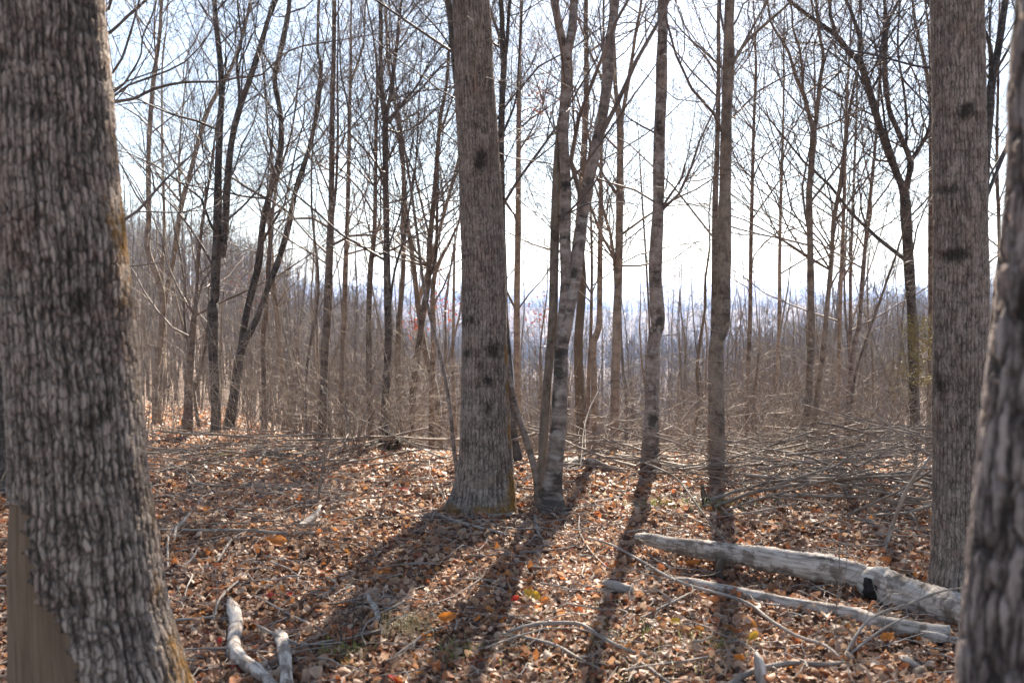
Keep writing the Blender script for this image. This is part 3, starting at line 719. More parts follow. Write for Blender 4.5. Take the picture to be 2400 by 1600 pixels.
tree('poplar_tree', 'tan', D5, [[F_(368, 585, 76), F_(360, 500, 70), F_(352, 300, 70), F_(354, 0, 72), C_(378, 1500, 72), C_(386, 1200, 62), C_(388, 1000, 58), C_(394, 750, 54), C_(400, 500, 50), C_(407, 300, 52), C_(408, 150, 46), C_(412, 0, 44)],
    [C_(415, 320, 18), C_(450, 250, 17), C_(500, 180, 15), C_(590, 100, 13), C_(690, 10, 10), C_(740, -60, 8)], [C_(445, 260, 12), C_(500, 160, 11), C_(560, 50, 9), C_(585, 0, 8)],
    [C_(395, 330, 10), C_(320, 260, 9), C_(200, 150, 7), C_(130, 60, 6)]],
    'tall straight pale brown trunk in the right half with a limb rising right', H=16, limbs=26, flare=1.15,
    extra=spots(dark=[(1700, 790, 20, 10), (1690, 1090, 40, 14)]))
tree('poplar_tree', 'brown', D5 + 1.4, [[F_(330, 480, 36), F_(330, 200, 36), C_(342, 1500, 34), C_(344, 1200, 30), C_(346, 900, 26), C_(356, 600, 22), C_(362, 300, 18), C_(362, 0, 15)]],
    'slimmer reddish brown trunk standing close behind the left of the tall straight pale brown trunk', H=14, limbs=26)
tree('dead_tree', 'tan', 12.4, [[F_(515, 460, 16), F_(522, 300, 15), F_(535, 150, 13), F_(545, 55, 8)]],
    'short orange-brown broken dead stem right of the tall straight pale brown trunk', H=3, limbs=0, extend=False, cat='dead tree')
tree('beech_tree', 'brown', 13, [[F_(490, 480, 22), F_(494, 200, 20), C_(505, 1500, 19), C_(508, 1200, 18), C_(515, 900, 16), C_(522, 600, 14), C_(532, 350, 12), C_(530, 200, 9), C_(520, 0, 7)], [C_(515, 820, 8), C_(455, 755, 7), C_(425, 690, 5)]],
    'thin tree with a small curved left limb, first right of the tall pale trunk', H=12, limbs=34)
tree('beech_tree', 'tan', 16, [[F_(620, 420, 18), C_(638, 1500, 17), C_(642, 1200, 16), C_(646, 950, 14), C_(654, 700, 12), C_(660, 450, 9), C_(660, 200, 7), C_(664, 0, 5)]],
    'very slender straight tree, second right of the tall straight pale brown trunk', H=12, limbs=40, z0=3)
tree('hornbeam_tree', 'tan', 11.3, [[F_(742, 530, 40), F_(752, 430, 36), F_(770, 300, 34), F_(782, 100, 32), C_(788, 1500, 32), C_(785, 1300, 30), C_(780, 1050, 28), C_(776, 900, 28), C_(788, 740, 28), C_(798, 600, 30), C_(780, 540, 20), C_(755, 440, 18), C_(715, 350, 16), C_(682, 240, 14), C_(640, 170, 12), C_(600, 100, 10), C_(585, 0, 8)],
    [C_(802, 590, 22), C_(815, 500, 20), C_(826, 380, 18), C_(842, 260, 16), C_(822, 150, 14), C_(810, 0, 12)], [C_(748, 420, 14), C_(745, 320, 12), C_(730, 220, 11), C_(700, 120, 9), C_(690, 0, 8)]],
    'olive grey tree forking like a tuning fork in the right half of the frame', H=13, limbs=36, low=4)
tree('hornbeam_tree', 'tan', 11.5, [[F_(755, 500, 30), F_(790, 420, 28), F_(815, 250, 26), F_(840, 50, 24), C_(858, 1420, 22), C_(880, 1200, 20), C_(890, 1020, 20), C_(915, 870, 18), C_(938, 700, 17), C_(955, 560, 14), C_(975, 440, 12), C_(995, 340, 10)], [C_(868, 1340, 9), C_(905, 1260, 8), C_(960, 1210, 6), C_(1020, 1170, 4)]],
    'olive stem sweeping right from the same foot as the tuning-fork tree', H=8, limbs=30)
tree('maple_tree', 'tan', 14.5, [[C_(915, 1568, 20), C_(920, 1400, 18), C_(932, 1100, 17), C_(940, 800, 15), C_(948, 500, 12), C_(965, 200, 9), C_(968, 0, 7)]],
    'thin upright tree behind the olive sweeping stem', H=12, limbs=32)
tree('maple_tree', 'brown', 15.5, [[C_(965, 1568, 16), C_(968, 1250, 14), C_(980, 900, 12), C_(995, 500, 9), C_(1005, 100, 6), C_(1010, 0, 5)]],
    'very thin upright tree immediately right of the thin upright one', H=12, limbs=28)
tree('beech_tree', 'grey', 12.5, [[F_(950, 400, 26), F_(965, 200, 24), F_(980, 20, 22), C_(1005, 1500, 20), C_(1022, 1280, 20), C_(1042, 1060, 18), C_(1058, 900, 16), C_(1072, 760, 15), C_(1090, 560, 12), C_(1100, 380, 10), C_(1110, 200, 8), C_(1120, 0, 7)]],
    'smooth grey stem leaning slightly right, left neighbour of the great dark forked tree', H=12, limbs=30)
tree('dark_barked_tree', 'dark', 12.0, [[F_(1266, 470, 46), F_(1262, 300, 44), F_(1255, 100, 46), C_(1250, 1500, 44), C_(1240, 1300, 44), C_(1232, 1120, 46), C_(1222, 980, 48), C_(1215, 890, 46), C_(1188, 820, 32), C_(1138, 700, 32), C_(1100, 580, 32), C_(1078, 500, 32), C_(1045, 390, 30), C_(1012, 290, 34), C_(965, 245, 26), C_(905, 170, 24), C_(820, 105, 20), C_(700, 15, 16)],
    [C_(1222, 870, 30), C_(1240, 740, 26), C_(1190, 610, 24), C_(1145, 500, 22), C_(1128, 350, 20), C_(1128, 220, 18), C_(1132, 100, 16), C_(1122, 0, 14)],
    [C_(1242, 745, 20), C_(1290, 670, 18), C_(1325, 600, 16), C_(1345, 480, 12), C_(1350, 300, 8)], [C_(1010, 290, 24), C_(1015, 200, 20), C_(985, 100, 17), C_(945, 0, 15)],
    [C_(1125, 250, 14), C_(1115, 180, 14), C_(1150, 80, 12), C_(1190, 0, 10)], [C_(910, 175, 18), C_(880, 90, 16), C_(872, 0, 14)], [C_(1222, 700, 14), C_(1225, 550, 13), C_(1210, 400, 12), C_(1185, 240, 10), C_(1190, 60, 8)],
    [C_(1208, 850, 16), C_(1170, 740, 14), C_(1130, 600, 12), C_(1115, 480, 10)]],
    'great dark forked tree with heavy spreading limbs left of the right-hand oak', H=12, limbs=34, twig='twig_dark', dens=.8)
tree('sapling', 'brown', 11, [[F_(985, 180, 14), C_(1050, 1530, 13), C_(1090, 1420, 12), C_(1130, 1300, 11), C_(1170, 1190, 10), C_(1205, 1080, 8)]],
    'thin sapling leaning right towards the great dark forked tree', H=3.5, limbs=14, z0=1.5, llen=(.3, 1.0))
tree('maple_tree', 'brown', 13, [[C_(1338, 1560, 28), C_(1338, 1300, 28), C_(1338, 1000, 26), C_(1338, 700, 24), C_(1336, 480, 22), C_(1305, 280, 17), C_(1270, 130, 14), C_(1252, 0, 12)], [C_(1336, 480, 16), C_(1332, 250, 14), C_(1322, 100, 12), C_(1310, 0, 10)]],
    'brown tree showing just left of the right-hand oak, with faded orange leaves', H=13, limbs=30)
tree('dark_barked_tree', 'dark', 8.2, [[F_(1530, 300, 50), C_(1560, 1300, 48), C_(1575, 1000, 44), C_(1588, 700, 42), C_(1600, 540, 40), C_(1612, 400, 38), C_(1640, 260, 34), C_(1662, 130, 30), C_(1680, 0, 28)], [C_(1612, 380, 20), C_(1612, 250, 22), C_(1600, 180, 16), C_(1575, 120, 12)]],
    'dark forked tree seen through the gap right of the right-hand oak', H=12, limbs=26, twig='twig_dark')
tree('sapling', 'brown', 10, [[C_(1650, 1100, 16), C_(1642, 850, 16), C_(1640, 600, 14), C_(1645, 400, 12), C_(1648, 200, 9)], [C_(1645, 880, 10), C_(1610, 760, 8), C_(1590, 700, 6)]],
    'thin stem in the gap beside the out of focus trunk', H=7, limbs=18)
# the tree whose limbs reach out from behind the thick left trunk
tree('oak_tree', 'brown', 6.2, [[(150, 1330, 90), (152, 1000, 78), (150, 600, 70), (148, 300, 64), (150, 0, 60)],
    [(190, 260, 14), A_(530, 468, 15), A_(620, 452, 14), A_(700, 412, 14), A_(840, 378, 13), A_(1000, 376, 11), A_(1100, 355, 10), A_(1200, 345, 9), A_(1290, 260, 8), A_(1380, 215, 7), A_(1560, 185, 5)],
    [(180, 265, 12), A_(525, 440, 11), A_(590, 392, 10), A_(700, 352, 10), A_(850, 285, 8), A_(960, 160, 6), A_(990, 90, 4)],
    [(190, 220, 12), A_(520, 332, 12), A_(560, 270, 12), A_(590, 180, 11), A_(620, 80, 10), A_(640, 0, 9)],
    [(200, 110, 18), A_(515, 142, 16), A_(580, 80, 15), A_(640, 30, 14), A_(690, -20, 13)],
    [(200, 225, 10), A_(530, 420, 10), A_(600, 340, 10), A_(648, 250, 9), A_(655, 170, 9), A_(700, 70, 8), A_(720, 0, 7)],
    [(170, 60, 14), A_(500, 40, 14), A_(515, -10, 12)]],
    'tree hidden behind the thick left trunk, its long curving limbs reaching out over the gap', H=12, limbs=30, z0=1.5, llen=(1, 2.6), arm_dy=0, twig='twig')
tree('dark_barked_tree', 'dark', 8, [[(-6, 1040, 44), (-2, 800, 40), (2, 500, 36), (0, 200, 30), (0, 0, 26)]],
    'dark trunk cut by the left edge of the frame beyond the thick left trunk', H=12, limbs=20, twig='twig_dark')
print('traced trees', len(TREES))

# ------------------------------------------------------------------ the forest on the slopes behind the crest
def generic_tree(Ht, r, nl, lv=3, thin=.0016, split=False):
    k = 13; z = np.linspace(-.5, Ht, k)
    P = np.zeros((k, 3)); P[:, 2] = z
    d = rng.normal(0, .05, 2); a = rng.normal(0, .06, (k, 2)); a = np.cumsum(a, 0)
    P[:, :2] = a * .9 + np.outer(z, d)
    P[:, :2] -= P[0, :2]
    Rr = r * (1 - .9 * (np.linspace(0, 1, k)) ** 1.1)
    cv = catmull(np.column_stack([P, Rr]), .5)
    T = Acc(); T.tube(cv[None, :, :3], cv[None, :, 3], 7)
    K = []
    if split:
        i = rng.integers(len(cv) // 4, len(cv) // 2); az = rng.uniform(0, 6.28)
        out = []
        grow(cv[i, :3], np.array([math.cos(az) * .35, math.sin(az) * .35, 1]), Ht - cv[i, 2] - .5, cv[i, 3] * .8, 0, 1, out, kids=(9, 4), up=.15, wob=.06)
        K += out
    for q in range(nl):
        i = int(len(cv) * (.30 + .68 * rng.uniform() ** 1.0)); i = min(i, len(cv) - 2)
        az = rng.uniform(0, 6.28); el = rng.uniform(.2, 1.1)
        L = rng.uniform(.8, 2.6) * (1 - .5 * i / len(cv))
        grow(cv[i, :3], np.array([math.cos(az) * math.cos(el), math.sin(az) * math.cos(el), math.sin(el)]), L, min(cv[i, 3] * .45, .010 * L), 1, lv, K, kids=(6, 6, 4), up=.2)
    KA = Acc(); acc_lines(KA, K, thin)
    return T, KA
VARS = []; VH = []
for i in range(10):
    Ht = rng.uniform(8, 13.5); T, KA = generic_tree(Ht, rng.uniform(.055, .10), int(rng.uniform(22, 30)), 3, .0022, i % 4 == 0); VH.append(Ht)
    VARS.append((T.mesh('forest_tree_trunk', M['bg']), KA.mesh('forest_tree_crown', M['bg'])))
zones = [(-35, -11, 'slender bare grey brown tree in the thick stand covering the slope left of the centre', 'bare trees on the left slope'),
         (-11, 9, 'slender bare grey brown tree in the hollow beyond the crest, behind the central trunks', 'bare trees in the middle hollow'),
         (9, 35, 'slender bare grey brown tree on the slope beyond the brush pile at right', 'bare trees on the right slope')]
SECT = [(-99, 'beside the thick left trunk'), (-20.5, 'behind the near-black double tree'), (-15.5, 'right of the V-shaped tree'), (-10.5, 'behind the straight brown twin tree'),
        (-6, 'left of the central oak'), (-2, 'behind the central oak'), (1.2, 'behind the forked grey clump'), (4.5, 'left of the knobbly tree'), (8, 'right of the knobbly tree'),
        (12, 'right of the tall pale brown trunk'), (16, 'behind the tuning-fork tree'), (20, 'behind the great forked tree'), (23.5, 'by the right-hand oak')]
pts = []; tries = 0
while len(pts) < 290 and tries < 60000:
    tries += 1
    r = 14 + 62 * rng.uniform() ** .95; az = rng.uniform(-31, 31)
    x, y = r * math.sin(R_(az)), r * math.cos(R_(az))
    if all((x - a) ** 2 + (y - b) ** 2 > (.35 + r * .018) ** 2 for a, b, _ in pts): pts.append((x, y, az))
for (x, y, az) in pts:
    vi = rng.integers(len(VARS)); vt, vc = VARS[vi]
    zn = [z for z in zones if z[0] <= az < z[1]][0]
    near = 'near' if math.hypot(x, y) < 30 else ('mid-distance' if math.hypot(x, y) < 52 else 'far')
    sec = [t for a, t in SECT if az >= a][-1]
    o = empty('forest_tree', (x, y, g1(x, y)), None, 'tree', zn[3])
    top = rng.uniform(-.5, 3.2) + (rng.uniform(0, 5) if rng.uniform() < .25 else 0) + max(0, (math.hypot(x, y) - 30) * .04)
    if -3 < az < 8.5 and math.hypot(x, y) > 20: top = rng.uniform(-3, .9) + (3.5 if rng.uniform() < .12 else 0)
    sc = min(1.2, max(.3, (top + 1.2 - g1(x, y)) / VH[vi])); o.scale = (sc, sc, sc); o.rotation_euler = (rng.normal(0, .03), rng.normal(0, .03), rng.uniform(0, 6.28))
    lk = 'topped above the skyline' if top > 2.6 else ('reaching about eye level' if top > .8 else 'staying below the skyline')
    o['label'] = f'{near} bare tree, {lk}, {sec}'
    obj('trunk', vt, o); obj('crown', vc, o)

def scatter_merge(name, temps, X, Y, sc, mat, label, cat, zoff=0):
    """ONE mesh of many far trees; temps: list of (V, Q, T)"""
    Vs, Qs, Ts, n = [], [], [], 0
    pick = rng.integers(0, len(temps), len(X)); Z = ground(X, Y) + zoff
    for k, (V, Q, T) in enumerate(temps):
        I = np.where(pick == k)[0]
        if not len(I): continue
        a = rng.uniform(0, 6.28, len(I)); c, s_ = np.cos(a)[:, None], np.sin(a)[:, None]
        q = np.empty((len(I), len(V), 3)); sx = sc[I][:, None]
        q[..., 0] = (V[:, 0] * c - V[:, 1] * s_) * sx + X[I][:, None]
        q[..., 1] = (V[:, 0] * s_ + V[:, 1] * c) * sx + Y[I][:, None]
        q[..., 2] = V[:, 2] * sx + Z[I][:, None]
        off = n + np.arange(len(I))[:, None, None] * len(V)
        if Q is not None: Qs.append((Q[None] + off).reshape(-1, 4))
        if T is not None: Ts.append((T[None] + off).reshape(-1, 3))
        Vs.append(q.reshape(-1, 3)); n += len(I) * len(V)
    me = mesh_np(name, np.concatenate(Vs), np.concatenate(Qs) if Qs else None, np.concatenate(Ts) if Ts else None, [mat], smooth=False)
    return tag(obj(name, me), label, cat, kind='stuff')
def wedge(n, r0, r1, a=33, p=1.0):
    r = r0 + (r1 - r0) * rng.uniform(0, 1, n) ** p; az = np.radians(rng.uniform(-a, a, n))
    return r * np.sin(az), r * np.cos(az)
temps = []
for i in range(6):
    T, KA = generic_tree(rng.uniform(7, 10), rng.uniform(.035, .075), 20, 2, .0045, i % 3 == 0)
    V = np.concatenate(T.V + KA.V); Q = np.concatenate(T.Q + [q + T.n for q in KA.Q])
    temps.append((V, Q, None))
X, Y = wedge(1150, 24, 80, a=42)
azs = np.degrees(np.arctan2(X, Y)); cap_ = np.where((azs > -4) & (azs < 9), -.6, 1.4 + np.clip(-azs - 10, 0, 12) * .15) - ground(X, Y)
scatter_merge('thicket', temps, X, Y, np.clip(np.minimum(rng.uniform(.55, 1.1, len(X)), cap_ / 8.5 * rng.uniform(.7, 1.1, len(X))), .2, 1.1), M['bg'], 'fine brown tangle of thin young trees filling the slopes between the larger stems', 'woodland')
temps = []
for i in range(6):
    T, KA = generic_tree(rng.uniform(9, 13), rng.uniform(.09, .16), 20, 2, .008, i % 3 == 0)
    V = np.concatenate(T.V + KA.V); Q = np.concatenate(T.Q + [q + T.n for q in KA.Q])
    temps.append((V, Q, None))
X, Y = wedge(3200, 62, 245, a=40, p=.8)
scatter_merge('far_forest', temps, X, Y, rng.uniform(.8, 1.15, len(X)), M['bg'], 'grey brown mass of bare woodland filling the valley and its far side', 'woodland')
def tuft():
    V = []; T = []
    def sl(a, b, w):
        d = norm(b - a); s_ = norm(np.cross(d, rng.normal(0, 1, 3))) * w
        n = len(V); V.extend([a - s_, a + s_, b]); T.append([n, n + 1, n + 2])
    h = rng.uniform(10, 14)
    sl(np.array([0, 0, -1.]), np.array([rng.normal(0, .3), rng.normal(0, .3), h]), .16)
    for k in range(22):
        z = h * rng.uniform(.25, .9); az = rng.uniform(0, 6.28); L = rng.uniform(1.2, 3.2)
        sl(np.array([0, 0, z]), np.array([math.cos(az) * L * .8, math.sin(az) * L * .8, z + L * rng.uniform(.3, 1.1)]), .09)
    return np.array(V), None, np.array(T)
tf = [tuft() for _ in range(6)]
X, Y = wedge(19000, 190, 1150, a=38, p=.8)
scatter_merge('distant_woodland', tf, X, Y, rng.uniform(.7, 1.2, len(X)), M['far'], 'hazy blue wooded ridge beyond the valley', 'woodland')
X, Y = wedge(5000, 2250, 2900)
scatter_merge('horizon_woodland', tf, X, Y, rng.uniform(.9, 1.6, len(X)), M['far'], 'faint pale blue wooded ridge on the skyline', 'woodland')

# ------------------------------------------------------------------ leaf litter
def leaf_template(rows, cols, style):
    t = np.linspace(0, 1, rows); c = np.linspace(-1, 1, cols)
    if style == 0: w = np.interp(t, [0, .15, .3, .42, .55, .68, .82, 1], [.03, .22, .42, .28, .5, .3, .4, .04])
    elif style == 1: w = np.interp(t, [0, .3, .6, 1], [.03, .33, .3, .02])
    else: w = np.interp(t, [0, .2, .5, .75, 1], [.05, .5, .55, .35, .03])
    Tt, Cc = np.meshgrid(t, c, indexing='ij')
    V = np.stack([Tt - .5, Cc * w[:, None] * .8, np.zeros_like(Tt)], -1).reshape(-1, 3)
    i = np.arange(rows - 1)[:, None] * cols; j = np.arange(cols - 1)[None]
    Q = np.stack([i + j, i + j + 1, i + cols + j + 1, i + cols + j], -1).reshape(-1, 4)
    return V, Q
def leaves(n, r0, r1, az, size, rows, cols, lift, tilt):
    r = np.sqrt(rng.uniform(r0 ** 2, r1 ** 2, n)); a = np.radians(rng.uniform(-az, az, n))
    X, Y = r * np.sin(a), r * np.cos(a)
    return leaves_at(X, Y, size, rows, cols, lift, tilt)
def leaves_at(X, Y, size, rows, cols, lift, tilt):
    n = len(X); Vo, Qo, Ao, base = [], [], [], 0
    st = rng.integers(0, 3, n)
    for k in range(3):
        I = np.where(st == k)[0]; m = len(I)
        V, Q = leaf_template(rows, cols, k)
        P = np.repeat(V[None], m, 0)
        ca = rng.normal(.5, .9, m)[:, None]; cb = rng.normal(.2, .9, m)[:, None]; tw = rng.normal(0, .9, m)[:, None]
        P[..., 2] = ca * P[..., 1] ** 2 * 1.3 + cb * (P[..., 0] ** 2 - .1) + tw * P[..., 0] * P[..., 1] + rng.normal(0, .03, (m, V.shape[0]))
        s = (size * np.clip(rng.lognormal(0, .36, m), .4, 1.75))[:, None, None]; P = P * s
        # tilt then spin
        tx = rng.normal(0, tilt, m); ty = rng.normal(0, tilt, m); sp = rng.uniform(0, 2 * np.pi, m)
        def rot(P, i, j, an):
            c, s_ = np.cos(an)[:, None], np.sin(an)[:, None]; a_, b_ = P[..., i].copy(), P[..., j].copy()
            P[..., i] = a_ * c - b_ * s_; P[..., j] = a_ * s_ + b_ * c
        rot(P, 1, 2, tx); rot(P, 0, 2, ty); rot(P, 0, 1, sp)
        zmin = P[..., 2].min(1)
        P[..., 0] += X[I][:, None]; P[..., 1] += Y[I][:, None]
        P[..., 2] += (ground(X[I], Y[I]) - zmin * .8 + rng.uniform(-.004, lift, m))[:, None]
        c = rng.uniform(0, 1, m); c = np.repeat(c[:, None], V.shape[0], 1)
        Vo.append(P.reshape(-1, 3)); Ao.append(c.ravel())
        Qo.append((Q[None] + base + np.arange(m)[:, None, None] * len(V)).reshape(-1, 4)); base += m * len(V)
    return np.concatenate(Vo), np.concatenate(Qo), np.concatenate(Ao)
parts = [leaves(52000, 1.5, 7.0, 39, .038, 7, 3, .02, .36), leaves(112000, 7.0, 14.0, 39, .041, 5, 2, .022, .38), leaves(42000, 14, 30, 41, .062, 4, 2, .03, .45)]
V = np.concatenate([p[0] for p in parts]); A = np.concatenate([p[2] for p in parts]); off = 0; Q = []
for p in parts: Q.append(p[1] + off); off += len(p[0])
lo = obj('leaf_litter', mesh_np('leaf_litter', V, np.concatenate(Q), None, [M['leaf']], attrs={'rnd': A}))
tag(lo, 'deep litter of curled brown, tan and orange fallen leaves', 'leaf litter', kind='stuff')
# fine twigs in the litter
def litter_twigs(n, r0, r1, az, Lm):
    r = np.sqrt(rng.uniform(r0 ** 2, r1 ** 2, n)); a = np.radians(rng.uniform(-az, az, n)); th = rng.uniform(0, 6.28, n)
    L = Lm * rng.lognormal(0, .5, n); k = 5
    t = np.linspace(-.5, .5, k)
    P = np.zeros((n, k, 3)); bend = rng.normal(0, .18, n)
    P[..., 0] = (r * np.sin(a))[:, None] + L[:, None] * (np.cos(th)[:, None] * t - np.sin(th)[:, None] * bend[:, None] * t * t * 4)
    P[..., 1] = (r * np.cos(a))[:, None] + L[:, None] * (np.sin(th)[:, None] * t + np.cos(th)[:, None] * bend[:, None] * t * t * 4)
    P[..., 2] = ground(P[..., 0], P[..., 1]) + .03 + rng.uniform(0, .03, n)[:, None] + rng.normal(0, .05, n)[:, None] * t * L[:, None] + rng.normal(0, .006, (n, k))
    Rr = (.002 + .0042 * rng.uniform(0, 1, n) ** 2)[:, None] * np.linspace(1, .5, k)
    return P, Rr
TA = Acc()
for args in [(1500, 2, 8, 34, .22), (3200, 8, 16, 33, .35)]:
    P, Rr = litter_twigs(*args); TA.tube(P, Rr, 4)
tag(obj('twig_litter', TA.mesh('twig_litter', M['stick'])), 'countless thin dead twigs strewn over the leaves', 'twig litter', kind='stuff')

# ------------------------------------------------------------------ traced sticks and logs on the ground
def stick(name, pts, label, cat='branch', mat='stick', group=None, lift=.02, sides=8, twigs=0, depth=None, zs=None, cap=True, wob=.06, caplen=.002, standing=None, step=.04):
    P = []
    if standing is not None:         # an upright piece: first point on the ground, the rest at that depth (+ slope)
        D = on_ground(pts[0][0], pts[0][1])[1]
        for (u, v, w) in pts:
            Dd = D + standing * (pts[0][1] - v) / F * D
            P.append([*at(u, v, Dd), w / 2 / F * Dd])
        P[0][2] -= .03
    else:
        for i, (u, v, w) in enumerate(pts):
            lf = lift if np.isscalar(lift) else lift[i]
            q = on_ground(u, v, lf); r = w / 2 / F * q[1]
            q = on_ground(u, v, lf + r * .7); P.append([*q, r])
    P = np.array(P); cv = catmull(P, step); n = len(cv)
    s = np.arange(n) * step
    cv[:, 3] = np.maximum(cv[:, 3] * (1 + wob * (np.sin(s * 17 + rng.uniform(0, 6)) + np.sin(s * 7.3)) + rng.normal(0, wob * .5, n)), .0015)
    if cap:
        a = cv[0].copy(); a[:3] -= norm(cv[1, :3] - cv[0, :3]) * caplen; a[3] = .0005
        b = cv[-1].copy(); b[:3] += norm(cv[-1, :3] - cv[-2, :3]) * caplen; b[3] = .0005
        cv = np.vstack([a, cv, b])
    th = np.linspace(0, 2 * np.pi, sides, endpoint=False)
    bm = (1 + wob * 1.2 * np.sin(th[None] * 3 + cv[:, 1:2] * 9 + cv[:, :1] * 7) + rng.normal(0, wob * .35, (len(cv), sides)))[None]
    A = Acc(); A.tube(cv[None, :, :3], cv[None, :, 3], sides, bm)
    org = cv[len(cv) // 2, :3].copy(); org[2] -= cv[len(cv) // 2, 3]
    o = obj(name, A.mesh(name, M[mat], origin=org), loc=tuple(org)); tag(o, label, cat, group)
    if twigs:
        for q in range(twigs):
            K = []; i = rng.integers(1, len(cv) - 1); d = norm(cv[i, :3] - cv[i - 1, :3]) + rng.normal(0, .5, 3) + [0, 0, .25]
            grow(cv[i, :3], d, rng.uniform(.15, .5), .0028, 2, 3, K, up=.05)
            KA = Acc(); acc_lines(KA, K, .0013); obj('side_twig', KA.mesh('side_twig', M[mat], origin=org), o)
    return o
# the two big logs
log = stick('fallen_log', [F_(-16, 902, 44), F_(40, 906, 52), F_(150, 930, 68), F_(300, 955, 85), F_(450, 975, 96), F_(600, 1000, 107), F_(750, 1026, 114), F_(900, 1050, 116), F_(1000, 1072, 114), F_(1046, 1086, 107), F_(1066, 1104, 151), F_(1110, 1120, 165), F_(1200, 1160, 171), F_(1300, 1190, 165), F_(1400, 1225, 165), F_(1520, 1262, 165), F_(1640, 1300, 165)],
    'long pale barkless log with a hollow painted dark, reaching the right edge', 'log', 'log', lift=[.10, .10, .09, .08, .08, .07, .06, .055, .05, .045, .02, .01, .0, 0, 0, 0, 0], sides=48, wob=.05, step=.012)
lg2 = stick('fallen_log', [F_(140, 1102, 36), F_(200, 1108, 52), F_(300, 1130, 60), F_(450, 1160, 64), F_(600, 1190, 66), F_(750, 1218, 68), F_(900, 1245, 70), F_(1000, 1262, 74), F_(1100, 1300, 80), F_(1250, 1322, 84), F_(1420, 1350, 90)],
    'thinner grey log lying in front of the long pale one', 'log', 'log', lift=.0, sides=26, wob=.04, step=.02)
def child_lump(parent, name, P, R, mat, sides=14):
    cv = catmull(np.column_stack([np.array(P, float), np.array(R, float)]), .012)
    cv[:, 3] = np.maximum(cv[:, 3] * (1 + rng.normal(0, .08, len(cv))), .001)
    A = Acc(); bm = (1 + rng.normal(0, .09, (len(cv), sides)))[None]; A.tube(cv[None, :, :3], cv[None, :, 3], sides, bm)
    org = np.array(parent.location)
    return obj(name, A.mesh(name, M[mat], origin=org), parent)
# near-black lump painted as the split log's shaded hollow, branch stubs, a supporting stub
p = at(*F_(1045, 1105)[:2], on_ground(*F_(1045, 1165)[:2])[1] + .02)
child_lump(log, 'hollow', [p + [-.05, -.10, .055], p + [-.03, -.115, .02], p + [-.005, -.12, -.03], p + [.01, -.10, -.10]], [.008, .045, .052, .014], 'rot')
for (x, y, w, dz, dx) in [(240, 940, 20, .02, .02), (425, 935, 16, .05, .02), (575, 960, 14, .06, .04), (640, 925, 10, .03, .05)]:
    u, v, ww = F_(x, y, w); q = at(u, v, on_ground(*F_(x, y + 55)[:2])[1] - .01)
    r = ww / 2 / F * q[1]
    child_lump(log, 'branch_stub', [q + [0, .05, -.02], q, q + [dx, -.03, dz]], [r * 1.3, r, r * .5], 'darkwood', 8)
q = on_ground(*F_(372, 1095)[:2])
child_lump(log, 'branch_stub', [q + [0, 0, -.02], q + [-.01, 0, .05], q + [.005, .01, .12]], [.018, .022, .03], 'darkwood', 10)
# loose bark plate pale and crumbly on the right part of the log
stick('log_chunk', [F_(1290, 1345, 34), F_(1360, 1356, 40), F_(1440, 1370, 36), F_(1490, 1384, 30)], 'short pale chunk of rotten wood under the right end of the logs', 'wood chunk', 'log', sides=12, wob=.15)
stick('log_chunk', [F_(1200, 1450, 26), F_(1240, 1475, 34), F_(1290, 1500, 26)], 'stubby piece of wood among dark leaves below the logs at right', 'wood chunk', 'stick', sides=12, wob=.12)
stick('log_chunk', [E_(1400, 1112, 34), E_(1460, 1125, 44), E_(1530, 1145, 40)], 'short cut-off log piece lying in the shadow of the pale knobbly tree', 'wood chunk', 'stick', sides=14, wob=.08)
stick('mossy_log', [E_(245, 492, 8), E_(300, 480, 20), E_(350, 472, 26), E_(400, 468, 26), E_(450, 468, 22), E_(500, 472, 8)], 'dark mossy rotten log end on the crest left of the central oak', 'log', 'darkwood', sides=16, wob=.07, lift=.03)
stick('rotten_log', [E_(1225, 575, 30), E_(1270, 555, 52), E_(1320, 560, 50), E_(1380, 572, 44), E_(1440, 585, 36), E_(1500, 598, 20)], 'grey crumbling log with lichen behind the forked grey clump', 'log', 'log', sides=16, wob=.2, lift=.02)
stick('broken_stub', [E_(1268, 520, 26), E_(1320, 492, 34), E_(1372, 462, 24)], 'reddish brown broken stub poking up behind the forked grey clump', 'log', 'darkwood', standing=.2, sides=12, wob=.15)
